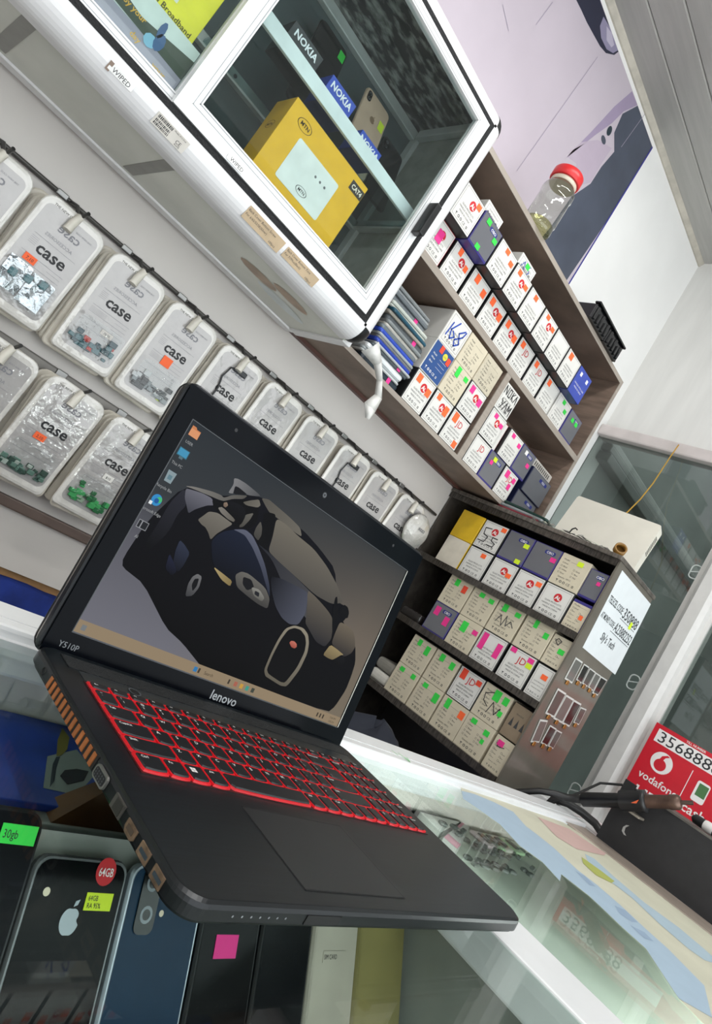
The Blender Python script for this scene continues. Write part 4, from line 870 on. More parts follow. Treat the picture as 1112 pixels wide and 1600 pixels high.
# doors
DOOR = mat('door_aluminium', 'E6E7E8', 0.28, var=0.02)
DGL = clear('door_glass', 'F0F5F4', 0.8, 0.015)
def door(x0, x1, z0, z1, gx0, gx1, gz0, gz1, y, handle=False, mitre=0.008):
    T = MB()
    d = T.prism([(x0, y, z0), (x1, y, z0), (gx1, y, gz0), (gx0, y, gz0)], (0, 1, 0), 0, 0.016).build('door', DOOR, cab)
    MB().prism([(x0, y, z1), (gx0, y, gz1), (gx1, y, gz1), (x1, y, z1)], (0, 1, 0), 0, 0.016).build('door_rail', DOOR, d)
    MB().prism([(x0 + .0004, y, z0 + .0004), (gx0, y, gz0 + .0004), (gx0, y, gz1 - .0004), (x0 + .0004, y, z1 - .0004)], (0, 1, 0), 0, 0.0158).build('door_stile', DOOR, d)
    MB().prism([(x1 - .0004, y, z0 + .0004), (x1 - .0004, y, z1 - .0004), (gx1, y, gz1 - .0004), (gx1, y, gz0 + .0004)], (0, 1, 0), 0, 0.0158).build('door_stile', DOOR, d)
    k = MB(); yy = y - 0.0012
    for o_, t in ((0.004, 0.0016), (0.012, 0.001)):
        k.frame((0, yy + 0.0008, 0), X3, Z3, gx0 - o_, gz0 - o_, gx1 + o_, gz1 + o_, t)
    k.build('door_bead', mat('bead_grey', '9FA2A4', 0.35), d)
    MB().box((gx0, y + 0.007, gz0), (gx1, y + 0.010, gz1)).build('door_glass', DGL, d)
    return d
d2 = door(0.2385, xr - 0.012, zb + 0.011, zt_ - 0.011, 0.273, 0.700, 0.4695, 0.896, YC - 0.003)
door(-0.28, 0.262, zb + 0.011, zt_ - 0.011, -0.235, 0.2385, 0.458, 0.896, YC + 0.016)
hd = MB().cbox((0.7095, 1.0, 0.622), (0.7255, YC - 0.0035, 0.695), 0.003).build('handle', BLACK_PL, d2)
# stickers on the cabinet
def sticker(c, u, v, w, h, texts, mm, parent, name='sticker', ink='2A2A2C'):
    c, u, v = Vector(c), Vector(u), Vector(v); n = u.cross(v).normalized()
    k = MB().prism([c - u*w/2 - v*h/2, c + u*w/2 - v*h/2, c + u*w/2 + v*h/2, c - u*w/2 + v*h/2], n, 0.0, 0.0004)
    for t in texts:
        s, du, dv, sz = t[:4]
        if s == '#':
            x = 0
            while x < sz[0]:
                b = 0.0006 + 0.0009 * rnd.random(); k.rect(c + n * 0.0006, u, v, du + x, dv, du + x + b, dv + sz[1], 1); x += b + 0.0004 + 0.0009 * rnd.random()
        else: k.text(s, c + u * du + v * dv + n * 0.0006, u, v, sz, 1, t[4] if len(t) > 4 else 'l')
    return k.build(name, [mm, flat(ink)], parent)
VS = Vector((0, -math.sin(math.radians(45)), math.cos(math.radians(45)))) * 1.0
VS = Vector((0, -0.62, 0.785))
oc = lambda x, a: Vector((x, YC + R0 - (R0 + 0.0006) * math.cos(math.radians(a)), CZ0 + R0 - (R0 + 0.0006) * math.sin(math.radians(a))))
WS = mat('white_sticker', 'E9E8E6', 0.4); KS = mat('kraft_sticker', 'C0A98A', 0.6, var=0.08)
sticker(oc(0.170, 22), X3, Vector((0, -0.37, 0.93)), 0.040, 0.011, [('WIPED', -0.014, -0.004, 0.0095)], WS, cab)
sticker(oc(0.151, 24), X3, Vector((0, -0.40, 0.916)), 0.006, 0.014, [], mat('tan_scrap', '8A776A', 0.6), cab)
sticker(oc(0.262, 28), X3, Vector((0, -0.47, 0.88)), 0.060, 0.020, [('#', -0.027, 0.003, (0.026, 0.005)), ('#', -0.027, -0.003, (0.026, 0.004)), ('#', -0.027, -0.008, (0.026, 0.004)), ('CE', 0.012, -0.005, 0.008), ('RoHS', 0.013, -0.0085, 0.004), ('Model: X12 Dual', 0.002, 0.006, 0.0032)], mat('grey_label', 'D5D0C8', 0.5), cab, 'barcode_label')
sticker((0.362, YC - 0.0046, 0.4445), X3, Z3, 0.036, 0.011, [('WIPED', -0.012, -0.0035, 0.009)], WS, d2)
sticker(oc(0.465, 24), X3, Vector((0, -0.40, 0.916)), 0.088, 0.024, [('Back Cover Bottom Screw', -0.042, 0.004, 0.006), ('For 6/6S/5S/SE(Silver)', -0.042, -0.004, 0.0058), ('100pcs', 0.018, -0.0095, 0.0058)], KS, cab, 'kraft_label')
sticker(oc(0.560, 22), X3, Vector((0, -0.37, 0.93)), 0.086, 0.020, [('Back Cover Bottom Torx', -0.041, 0.003, 0.006), ('For 7/7Plus(Black)', -0.041, -0.004, 0.0058), ('100pcs', 0.018, -0.0085, 0.0058)], KS, cab, 'kraft_label')

# things in the cabinet
fz = CZ0 + 0.0125
MTNY = mat('yellow_router_box', 'E9B417', 0.4, var=0.04)
T = thing('router_box', 'yellow router carton marked CAT4 standing behind the right door', 'box', (0.503, 1.105, fz))
MB().cbox((0.398, 1.072, fz + 0.0003), (0.607, 1.139, 0.631), 0.001).build('carton', MTNY, T)
k = MB().prism([(a, 1.072, b) for a, b in rrect(0.112, 0.082, 0.004, 3, 0.497, 0.5455)], (0, -1, 0), 0.0002, 0.0006)
for x in (0.505, 0.518, 0.531): k.disc((0, 1.0712, 0), X3, Z3, x, 0.561, 0.0026, 1, 10)
k.ring((0, 1.0711, 0), X3, Z3, 0.498, 0.521, 0.0125, 0.0138, 2, 24, 0.55); k.text('MTN', (0.498, 1.0711, 0.5185), X3, Z3, 0.008, 2, 'c', 0.015)
k.build('router_picture', [mat('router_white', 'E3E8E6', 0.4), GREYINK, DARKINK], T)
k = MB().ring((0, 1.0716, 0), X3, Z3, 0.437, 0.606, 0.016, 0.0172, 0, 24, 0.6); k.text('MTN', (0.437, 1.0715, 0.603), X3, Z3, 0.0100, 0, 'c', 0.02); k.build('logo', flat('3A2A10'), T)
k = MB().rect((0, 1.0716, 0), X3, Z3, 0.570, 0.600, 0.606, 0.619, 0); k.text('CAT4', (0.588, 1.0713, 0.605), X3, Z3, 0.0125, 1, 'c', 0.03, 0.9); k.build('flash', [flat('2A2420'), flat('F2E9D8')], T)
k = MB().ring((0.3976, 0, 0), -Y3, Z3, -1.105, 0.575, 0.013, 0.0142, 0, 20, 0.6); k.text('MTN', (0.3975, 1.105, 0.571), -Y3, Z3, 0.009, 0, 'c', 0.02); k.build('side_logo', flat('6A4E14'), T)
NB = mat('nokia_blue', '2347B4', 0.4)
def nokia(x0, x1, z1, label, y=1.11, dark=False):
    T = thing('phone_box', label, 'box', ((x0 + x1) / 2, y + 0.02, 0.678), 'blue phone boxes on the cabinet shelf')
    MB().cbox((x0, y, 0.6783), (x1, y + 0.042, z1), 0.001).build('carton', NB if not dark else mat('dark_phone_box', '20262C', 0.4), T)
    k = MB().text('NOKIA', ((x0 + x1) / 2, y - 0.0006, z1 - 0.020), X3, Z3, 0.018, 0, 'c', 0.03); k.build('lettering', flat('E3E8EE'), T)
nokia(0.441, 0.511, 0.738, 'blue NOKIA phone box on the shelf left of the gold phone')
nokia(0.548, 0.612, 0.722, 'blue phone box below the gold phone on the shelf')
nokia(0.335, 0.411, 0.738, 'dark NOKIA phone box at the left of the cabinet shelf', 1.11, True)
def leaning(cx, z0, w, h, y, body, label, name='smartphone', stick=None, apple=False, cams=0):
    T = thing(name, label, 'phone', (cx, y, z0)); T.rotation_euler = (math.radians(-20), 0, 0)
    ol = rrect(w, h, w * 0.14, 4, 0, h/2); i1 = rrect(w - 0.003, h - 0.003, w * 0.13, 4, 0, h/2)
    MB().loft([[(a, 0.008, b) for a, b in i1], [(a, 0.005, b) for a, b in ol], [(a, 0.002, b) for a, b in ol], [(a, 0.0, b) for a, b in i1]][::-1]).build('body', body, T, False)
    if cams:
        k = MB().prism([(a, 0, b) for a, b in rrect(0.012, 0.026, 0.005, 3, -w/2 + 0.012, h - 0.020)], (0, -1, 0), 0, 0.001)
        for q in (0.006, -0.006): k.ring((0, -0.0012, 0), X3, Z3, -w/2 + 0.012, h - 0.020 + q, 0.002, 0.0042, 1, 12)
        k.build('camera', [mat('lens_black', '090A0C'), MATS['lens_ring']], T, False)
    if apple:
        k = MB(); r = 0.0075
        k.poly([(r * q * math.cos(a), -0.0004, h * 0.70 + r * 1.12 * q * math.sin(a)) for a, q in [(math.radians(d), 1 - 0.3 * math.exp(-((d - 8) / 16) ** 2)) for d in range(0, 360, 15)]])
        k.poly([(0, -0.0004, h*0.70 + 0.009), (0.004, -0.0004, h*0.70 + 0.010), (0.005, -0.0004, h*0.70 + 0.014)]); k.build('logo', flat('8A6F58'), T, False)
    if stick:
        mm, u, v = stick; MB().box((u - 0.008, -0.0008, v - 0.012), (u + 0.008, -0.0003, v + 0.012)).build('sticker', mm, T, False)
leaning(0.600, 0.682, 0.080, 0.200, 1.158, mat('gold_phone', 'D0B49C', 0.35, 0.1), 'gold phone with apple mark leaning behind the blue boxes', 'smartphone', (LIME, 0.027, 0.150), True, 1)
leaning(0.460, 0.682, 0.085, 0.225, 1.185, mat('black_lean_phone', '14181B', 0.3, var=0.01), 'black phone with a green sticker leaning on the cabinet back', 'smartphone', (GREEN, 0.030, 0.200))
leaning(0.690, 0.682, 0.072, 0.165, 1.17, mat('black_lean_phone2', '1B1F24', 0.15), 'black phone leaning right of the gold phone', 'smartphone', None, False, 1)
T = thing('router_box', 'lime yellow broadband box behind the left door', 'box', (0.10, 1.09, fz))
MB().cbox((0.03, 1.0665, 0.53), (0.222, 1.115, 0.74), 0.001).build('carton', mat('lime_box', 'E7DF35', 0.4), T)
MB().cbox((0.03, 1.080, fz + 0.0003), (0.222, 1.115, 0.5298), 0.001).build('stand_off', mat('lime_box_dark', 'B7B02A', 0.4), T)
k = MB().rect((0, 1.0661, 0), X3, Z3, 0.085, 0.560, 0.175, 0.650, 0); k.ring((0, 1.0658, 0), X3, Z3, 0.155, 0.595, 0.006, 0.013, 1); k.text('MTN Broadband', (0.214, 1.0658, 0.5385), X3, Z3, 0.0125, 2, 'r', 0.012)
k.build('print', [flat('D9DDD4'), flat('5A5F60'), flat('4A4618')], T)
T = thing('leaflet', 'travel leaflet with an upside-down blue figure behind the left door', 'leaflet', (0.15, 1.06, fz))
MB().box((0.0, 1.0605, fz + 0.0003), (0.2375, 1.0625, 0.535)).build('paper', mat('leaflet_sky', 'CFDAD6', 0.5), T)
k = MB(); q = (0, 1.0603, 0)
k.rect(q, X3, Z3, 0.0, 0.40, 0.2375, 0.486, 0); k.poly([(0.0, 1.0601, 0.503), (0.08, 1.0601, 0.512), (0.15, 1.0601, 0.502), (0.2375, 1.0601, 0.518), (0.2375, 1.0601, 0.483), (0.0, 1.0601, 0.492)], 1)
k.disc((0, 1.0598, 0), X3, Z3, 0.175, 0.487, 0.010, 2, 9); k.disc((0, 1.0597, 0), X3, Z3, 0.186, 0.496, 0.008, 3, 9, 0.014); k.disc((0, 1.0597, 0), X3, Z3, 0.180, 0.512, 0.005, 3, 9, 0.014)
k.text('Enjoy your', (0.105, 1.0596, 0.497), X3, Z3, 0.012, 4, 'l', 0.02); k.text('day', (0.150, 1.0596, 0.470), X3, Z3, 0.012, 4, 'l', 0.02); k.text('your', (0.195, 1.0596, 0.462), X3, Z3, 0.012, 4, 'l', 0.02)
k.build('print', [flat('9B97A6'), flat('3F4A3E'), flat('86B9D3'), flat('3F5F8A'), flat('D2A22E')], T)
# limp strip of plastic hanging from the cabinet corner
T = thing('plastic_strip', 'limp white plastic strip hanging under the cabinet corner', 'plastic', (0.90, 1.12, 0.32))
gz = lambda a, b, y: P(400 + a / 4.633, 400 + b / 4.633, 1, y)
L_ = [gz(890, 620, 1.118), gz(910, 760, 1.120), gz(916, 900, 1.120), gz(910, 1040, 1.115), gz(862, 1130, 1.110), gz(812, 1184, 1.108)]
R_ = [gz(760, 690, 1.126), gz(850, 790, 1.130), gz(872, 900, 1.130), gz(858, 1000, 1.125), gz(782, 1060, 1.118), gz(790, 1170, 1.112)]
m = MB()
for q in range(5):
    mid0 = (L_[q] + R_[q]) / 2 + Vector((0, -0.008, 0)); mid1 = (L_[q+1] + R_[q+1]) / 2 + Vector((0, -0.008, 0))
    m.add([L_[q], mid0, R_[q], L_[q+1], mid1, R_[q+1]], [(0, 1, 4, 3), (1, 2, 5, 4)], 0, True)
so = m.build('strip', mat('limp_plastic', 'D9D8D4', 0.35, bump=0.3), T); so.modifiers.new('solid', 'SOLIDIFY').thickness = 0.0006
# ------------------------------------------------------------------ wooden wall shelf
SX0, SX1, SZ0, SZ1, SZM = 0.788, 1.845, 0.405, 1.009, 0.700
WOODF = mat('shelf_edge_wood', '9C9288', 0.5, var=0.1, scale=14, stretch=(0.6, 6, 6))
WOOD = mat('shelf_wood', '7C6A5E', 0.55, var=0.22, scale=9, stretch=(1, 1, 7))
shelf = thing('wall_shelf', 'brown wooden wall shelf full of small boxes', 'shelf', (1.1, 1.25, SZ0))
def board(a, b, name='board', face=True):
    o = MB().box(a, b).build(name, WOOD, shelf)
    return o
YB = YW - 0.001
board((SX0, YS + 0.002, SZ0), (SX1, YB, SZ0 + 0.012), 'bottom_board'); board((SX0, YS + 0.002, SZ1 - 0.014), (SX1, YB, SZ1), 'top_board')
board((SX0, YS + 0.002, SZM - 0.012), (SX1 - 0.016, YB - 0.008, SZM + 0.006), 'middle_board'); board((SX1 - 0.016, YS + 0.002, SZ0 + 0.0122), (SX1, YB, SZ1 - 0.0142), 'end_board')
board((SX0, YS + 0.002, SZ0 + 0.0122), (SX0 + 0.016, YB, SZ1 - 0.0142), 'end_board')
board((SX0 + 0.0162, YB - 0.0078, SZ0 + 0.0122), (SX1 - 0.0162, YB, SZ1 - 0.0142), 'back_board')
board((1.327, YS + 0.004, SZ0 + 0.0122), (1.349, YB - 0.008, SZM - 0.0122), 'divider')
for n_, a, b in (('edge_strip', (SX0, YS, SZ0), (SX1, YS + 0.0019, SZ0 + 0.012)), ('edge_strip', (SX0, YS, SZ1 - 0.014), (SX1, YS + 0.0019, SZ1)), ('edge_strip', (SX0 + 0.016, YS, SZM - 0.012), (SX1 - 0.016, YS + 0.0019, SZM + 0.006)), ('edge_strip', (SX1 - 0.016, YS, SZ0 + 0.012), (SX1, YS + 0.0019, SZ1 - 0.014)), ('edge_strip', (1.326, YS + 0.0005, SZ0 + 0.012), (1.350, YS + 0.0035, SZM - 0.0122))):
    MB().box(a, b).build(n_, WOODF, shelf)
BX = mat('bottom_dark_wood', '6A625C', 0.5)

# ------------------------------------------------------------------ small boxes
CARD_W = mat('white_card', 'DBD9D4', 0.5, var=0.02); CARD_K = mat('cream_carton', 'CFC5AE', 0.55, var=0.04, scale=12); CARD_B = mat('black_card', '1B1B1C', 0.5)
GREYF = mat('silver_card', '77787E', 0.28, 0.35, var=0.06, scale=6); PURP = mat('purple_card', '37307A', 0.4); BROWN = mat('brown_carton', '8C7B66', 0.6)
INK = [flat('3A3A3C'), flat('C5232B'), flat('EDEBE6'), flat('26307A')]
ICONS = 'YRQ'
def icons(m, u0, v, s, yy, mi=0):
    o = (0, yy, 0)
    m.poly([(u0, yy, v + s), (u0 + s * .9, yy, v + s), (u0 + s * .45, yy, v + s * .4)], mi); m.rect(o, X3, Z3, u0 + s * .38, v, u0 + s * .52, v + s * .45, mi)
    m.ring(o, X3, Z3, u0 + s * 2.0, v + s * .5, s * .28, s * .5, mi, 10); m.ring(o, X3, Z3, u0 + s * 3.4, v + s * .5, s * .3, s * .5, mi, 10)
    m.text('CE', (u0 + s * 4.4, yy, v), X3, Z3, s * 1.3, mi); m.frame(o, X3, Z3, u0 + s * 6.8, v, u0 + s * 7.5, v + s * .8, s * .18, mi)
bcache = {}
def carton(kind, w, h, d):
    k = ('c', kind, w, h, d)
    if k in bcache: return bcache[k]
    side, face = {'AL': (CARD_B, CARD_W), 'JD': (CARD_B, CARD_W), 'PL': (CARD_B, CARD_W), 'RD': (mat('red_card', 'B92C36', 0.5), CARD_W), 'KR': (CARD_K, CARD_K), 'WH': (CARD_W, CARD_W), 'GR': (PURP, GREYF), 'BL': (CARD_W, mat('deep_blue_card', '254A84', 0.45)), 'VB': (mat('navy_card', '1C2C66', 0.45), mat('violet_blue_card', '3448A6', 0.45)),
                  'YE': (mat('yellow_card', 'D8B01E', 0.5), mat('yellow_card', 'D8B01E', 0.5)), 'YW': (mat('yellow_card', 'D8B01E', 0.5), mat('cream_white_card', 'D5CDBE', 0.5)), 'BR': (BROWN, BROWN), 'KP': (PURP, mat('cream_carton', 'CFC5AE')), 'NV': (mat('navy_side_card', '1E2442', 0.35), GREYF), 'FO': (CARD_K, mat('foil_cream', 'C4BBA6', 0.3, bump=0.5, bscale=60))}[kind]
    m = MB().cbox((-w/2, 0, 0), (w/2, d, h), 0.0012, 0, 1)
    e = 0.0022 if kind in ('AL', 'JD', 'PL', 'RD', 'GR', 'BL', 'NV') else 0.0008
    b = 0.006 if kind == 'GR' else e
    m.rect((0, -0.0003, 0), X3, Z3, -w/2 + e, b, w/2 - e, h - e, 1)
    if kind == 'KP': m.rect((0, -0.0004, 0), X3, Z3, -w/2 + e, h - 0.008, w/2 - e, h - e, 0)
    bcache[k] = m.mesh('carton', [side, face]); return bcache[k]
def face_print(kind, w, h):
    k = ('p', kind, w, h)
    if k in bcache: return bcache[k]
    m = MB(); y = -0.0006; o = (0, y, 0); fs = min(1.0, w / 0.0865)
    if kind in ('AL', 'JD', 'PL', 'RD', 'WH'):
        m.frame(o, X3, Z3, -w/2 + 0.006, 0.006, w/2 - 0.006, h - 0.006, 0.0006, 0)
        if kind in ('AL', 'RD'):
            m.disc((0, y - 0.0001, 0), X3, Z3, 0.006, h * 0.68, 0.0115, 1, 20); m.text('A', (0.004, y - 0.0003, h * 0.68 - 0.006), X3, Z3, 0.016, 2, 'c', 0.02); m.text('L', (0.0115, y - 0.0003, h * 0.68 - 0.006), X3, Z3, 0.013, 2, 'c', 0.02)
        if kind == 'JD': m.text('JD', (0.006, y - 0.0002, h * 0.62), X3, Z3, 0.026, 1, 'c')
        for j, s in enumerate(('GLASS PRODUCTS', 'HANDLE WITH CARE', 'MADE IN CHINA')): m.text(s, (0, y, h * 0.47 - j * 0.0085), X3, Z3, 0.0062 * fs, 0, 'c')
        icons(m, -w * 0.33, h * 0.12, 0.0072 * fs, y)
    elif kind in ('KR', 'KP', 'FO'):
        m.text('Model:', (-w * 0.38, y, h * 0.80), X3, Z3, 0.0065, 0); m.rect(o, X3, Z3, -w * 0.12, h * 0.80, w * 0.34, h * 0.80 + 0.0004, 0); m.text('Colour', (-w * 0.38, y, h * 0.69), X3, Z3, 0.0062, 0)
        for j, (a, b) in enumerate((('Black', 'Gold'), ('White', 'Blue'), ('Silver', 'Pink'))):
            for s, u in ((a, -w * 0.38), (b, w * 0.06)):
                m.frame(o, X3, Z3, u, h * 0.58 - j * 0.0095, u + 0.0045, h * 0.58 - j * 0.0095 + 0.0045, 0.0005, 0); m.text(s, (u + 0.0075 * fs, y, h * 0.58 - j * 0.0095), X3, Z3, 0.006 * fs, 0)
        m.text('Quantity: 10PCS', (-w * 0.30, y, h * 0.25), X3, Z3, 0.0058 * fs, 0); icons(m, -w * 0.30, h * 0.10, 0.0072 * fs, y)
    elif kind in ('GR', 'NV'):
        m.prism([(a, y + 0.0003, b) for a, b in rrect(w * 0.38, 0.011, 0.004, 3, w * 0.14, h * 0.80)], (0, -1, 0), 0, 0.0003, 3); m.text('OBO', (w * 0.14, y - 0.0002, h * 0.80 - 0.0035), X3, Z3, 0.010, 2, 'c', 0.01)
    elif kind == 'BL':
        m.disc(o, X3, Z3, 0.012, h * 0.78, 0.009, 4, 16); m.text('LCD', (0.012, y - 0.0002, h * 0.75), X3, Z3, 0.006, 3, 'c')
        for j in range(3): m.text(('Model', 'White', 'Black')[j], (-w * 0.36, y, h * (0.60 - j * 0.12)), X3, Z3, 0.0065, 2); m.rect(o, X3, Z3, 0, h * (0.60 - j * 0.12), w * 0.36, h * (0.60 - j * 0.12) + 0.0005, 2)
        icons(m, -w * 0.36, h * 0.12, 0.0072, y, 2)
    elif kind == 'VB':
        m.text('HANDLE WITH CARE', (0, y, h * 0.40), X3, Z3, 0.0070, 2, 'c'); m.text('MADE IN CHINA', (0, y, h * 0.28), X3, Z3, 0.0070, 2, 'c')
        for u in (-0.022, 0.022): m.rect(o, X3, Z3, u - 0.006, h * 0.72, u + 0.006, h * 0.86, 2)
    elif kind == 'BR':
        for j in range(3): m.poly([(-0.018 + j * 0.016, y, h * 0.35), (-0.008 + j * 0.016, y, h * 0.35), (-0.013 + j * 0.016, y, h * 0.62)], 0)
        m.text('FRAGILE', (0, y, h * 0.70), X3, Z3, 0.009 * fs, 0, 'c')
    bcache[k] = m.mesh('print', INK + [flat('D8CF3A')]) if m.v else None
    return bcache[k]
COLS = {'o': ORANGE, 'g': GREEN, 'p': PINK, 'y': LIME, 'r': flat('E5482E'), 'w': flat('E8E6E4')}
CN = {'o': 'orange', 'g': 'green', 'p': 'pink', 'y': 'yellow', 'r': 'red', 'w': 'white'}
KN = {'AL': 'red-mark white box', 'JD': 'red JD white box', 'PL': 'unmarked white box', 'RD': 'red-sided box', 'KR': 'cream box', 'WH': 'plain white box', 'GR': 'silver box', 'BL': 'deep blue box', 'VB': 'violet-blue box', 'YE': 'yellow box', 'YW': 'cream-yellow box', 'BR': 'brown carton', 'KP': 'purple-topped cream box', 'NV': 'navy-sided silver box', 'FO': 'wrapped cream box'}
def small_box(kind, loc, where, st=(), face='-Y', w=0.0865, h=0.0880, d=0.15, scrawl=None, group='small boxes on the wooden shelf'):
    sd = [s[0] for s in st]
    lab = KN[kind]
    if sd:
        lab += ', %s %s sticker%s' % ({1: 'one', 2: 'two', 3: 'three', 4: 'four'}[len(sd)], '-'.join(dict.fromkeys(CN[s] for s in sd)), 's' if len(sd) > 1 else '')
    T = thing('small_box', lab + ', ' + where, 'box', loc, group, 0.0 if face == '-Y' else -math.pi / 2)
    obj('carton', carton(kind, w, h, d), T)
    pm = face_print(kind, w, h) if w > 0.03 else None
    if pm: obj('print', pm, T)
    for (c, u, v, a, b) in st:
        MB().box((u * w - a/2, -0.0014, v * h - b/2), (u * w + a/2, -0.0009, v * h + b/2)).build('sticker', COLS[c], T, False)
    if scrawl:
        k = MB(); pts = scrawl[1]
        for seg in pts: k.line([(a * w, -0.0013, b * h) for a, b in seg], (0, -1, 0), scrawl[2], 0)
        k.build('handwriting', flat(scrawl[0]), T, False)
    return T
S1 = lambda c, u, v, a=0.017, b=0.013: (c, u, v, a, b)
TWO = lambda c: [S1(c, -0.27, 0.80, 0.018, 0.020), S1(c, 0.30, 0.66, 0.018, 0.020)]
TL_ = lambda c: [S1(c, -0.27, 0.82, 0.018, 0.018)]
TR_ = lambda c: [S1(c, 0.27, 0.82, 0.016, 0.014)]
def ymin(i, sy=0.0): return YS + 0.004
# upper compartment
zU = SZM + 0.0063
def row(lst, x0, pitch, z, y, where, side, **kw):
    for j, (kind, st) in enumerate(lst):
        if kind: small_box(kind, (x0 + pitch * j, y, z), '%s in the %s' % (ORD[j], where), st, **kw)
row([('RD', [S1('p', 0.0, 0.60, 0.022, 0.03)]), ('AL', [S1('o', -0.16, 0.86, 0.014, 0.018), S1('o', 0.30, 0.66, 0.014, 0.016)]), ('PL', [S1('o', -0.18, 0.82, 0.018, 0.022), S1('o', 0.30, 0.68, 0.018, 0.020)]), ('AL', TWO('o')), ('AL', TWO('o')), ('JD', TL_('o')), ('JD', TL_('o')), ('PL', TL_('o')), ('WH', [S1('g', -0.05, 0.86), S1('g', 0.25, 0.65)]), ('GR', [S1('g', -0.15, 0.72), S1('g', 0.18, 0.72)])],
    0.880, 0.0935, zU, ymin(0), 'lower row, upper wooden shelf', None)
yU = YS - 0.028; fx = yU / YS
row([('AL', TR_('o')), ('GR', [S1('g', -0.2, 0.86), S1('g', 0.34, 0.66), S1('g', -0.1, 0.12)]), ('PL', [S1('o', -0.05, 0.86), S1('o', 0.3, 0.72)]), ('AL', [S1('o', -0.22, 0.84), S1('o', 0.3, 0.72)]), ('PL', [S1('o', -0.1, 0.84)]), ('AL', [S1('o', -0.18, 0.86), S1('o', 0.3, 0.74)]), ('PL', []), ('PL', [S1('o', -0.22, 0.82, 0.02, 0.02)]), ('VB', [])],
    0.905 * fx, 0.0922 * fx, zU + 0.0884, yU, 'upper row, upper wooden shelf', None, d=0.16)
small_box('WH', (0.965, yU + 0.01, zU + 0.177), 'lying flat at the left on the upper row of boxes', (), w=0.075, h=0.030)
small_box('WH', (1.155, yU + 0.01, zU + 0.177), 'blue scrawl, lying flat on the upper row', [S1('g', 0.0, 0.6)], w=0.080, h=0.036, scrawl=('2F52B0', [[(-0.3, 0.2), (-0.2, 0.7), (-0.1, 0.2)], [(0.15, 0.8), (0.05, 0.5), (0.2, 0.4), (0.1, 0.1)]], 0.002))
# lower compartment, left of the divider
zL = SZ0 + 0.0125
x0, pt = 1.088, 0.0905
row([('AL', TWO('o')), ('AL', [S1('o', -0.25, 0.86, 0.016, 0.016), S1('o', 0.28, 0.68, 0.018, 0.026)]), ('JD', [S1('o', -0.25, 0.80, 0.02, 0.026), S1('o', 0.30, 0.16, 0.018, 0.018)])], x0, pt, zL, ymin(0), 'bottom row left of shelf divider', None)
row([('BL', [S1('r', -0.12, 0.86, 0.014, 0.018), S1('r', 0.34, 0.74, 0.014, 0.018)]), ('KR', [S1('g', -0.15, 0.80, 0.016, 0.028), S1('g', 0.30, 0.82)]), ('AL', TWO('p'))], x0, pt, zL + 0.0883, ymin(0), 'middle row left of shelf divider', None)
lo3 = [(-0.35, 0.15), (-0.3, 0.55), (-0.1, 0.8)]
small_box('WH', (x0, ymin(0), zL + 0.1766), 'with blue 168 scrawl, top row left of the shelf divider', (), h=0.085, scrawl=('2347A8', [[(-0.35, 0.25), (-0.3, 0.7)], [(-0.05, 0.85), (-0.25, 0.5), (-0.15, 0.25), (0.0, 0.4), (-0.15, 0.5)], [(0.3, 0.8), (0.1, 0.6), (0.3, 0.35), (0.15, 0.2), (0.05, 0.35), (0.3, 0.6), (0.35, 0.8)]], 0.004))
small_box('KR', (x0 + pt, ymin(0), zL + 0.1766), 'unstickered, top row left of the shelf divider', (), h=0.085)
small_box('FO', (x0 + 2 * pt, ymin(0), zL + 0.1766), 'top row touching the shelf divider', (), h=0.085)
# right of the divider
row([('JD', []), ('GR', [S1('y', -0.10, 0.82), S1('p', -0.22, 0.66, 0.014, 0.012)]), ('JD', [S1('p', -0.2, 0.8, 0.02, 0.022), S1('p', 0.3, 0.78, 0.016, 0.016), S1('p', 0.2, 0.5, 0.016, 0.018)])], 1.398, 0.0915, zL, ymin(0), 'bottom row right of shelf divider', None)
small_box('AL', (1.398, ymin(0), zL + 0.0883), 'right against the shelf divider', [S1('p', -0.15, 0.84), S1('p', 0.3, 0.72)])
small_box('RD', (1.4565, ymin(0) + 0.01, zL + 0.0883), 'narrow, wedged in the middle row right of the divider', (), w=0.022)
small_box('PL', (1.514, ymin(0), zL + 0.0883), 'beside the narrow red-sided box', [S1('p', -0.2, 0.86), S1('p', 0.32, 0.76)])
small_box('GR', (1.604, ymin(0), zL + 0.0883), 'last in middle row by the shelf end', [S1('w', -0.16, 0.82, 0.014, 0.013), S1('p', 0.26, 0.52)])
nk = [[(-0.42, 0.62), (-0.42, 0.9), (-0.25, 0.62), (-0.25, 0.9)], [(-0.15, 0.62), (-0.15, 0.9), (-0.02, 0.9), (-0.02, 0.62), (-0.15, 0.62)], [(0.08, 0.62), (0.08, 0.9)], [(0.2, 0.9), (0.08, 0.76), (0.2, 0.62)], [(0.26, 0.62), (0.34, 0.9), (0.42, 0.62)], [(-0.3, 0.45), (-0.2, 0.3)], [(-0.08, 0.45), (-0.25, 0.1)], [(-0.05, 0.12), (0.06, 0.45), (0.15, 0.12)], [(0.2, 0.12), (0.22, 0.45), (0.3, 0.25), (0.38, 0.45), (0.4, 0.12)]]
small_box('WH', (1.392, ymin(0), zL + 0.1766), 'hand lettered NOKIA YAM, on top against the divider', (), h=0.080, w=0.080, scrawl=('26262A', nk, 0.003))
small_box('NV', (1.746, ymin(0) + 0.02, zL + 0.0), 'lower of the two dark boxes at the shelf end', (), w=0.135, h=0.075, d=0.15)
small_box('NV', (1.750, ymin(0) + 0.015, zL + 0.0754), 'upper of the two dark boxes at the shelf end', (), w=0.135, h=0.085, d=0.15)
T = thing('switch_box', 'white flat adapter lying on the dark boxes at the shelf end', 'adapter', (1.75, YS + 0.09, zL + 0.1608))
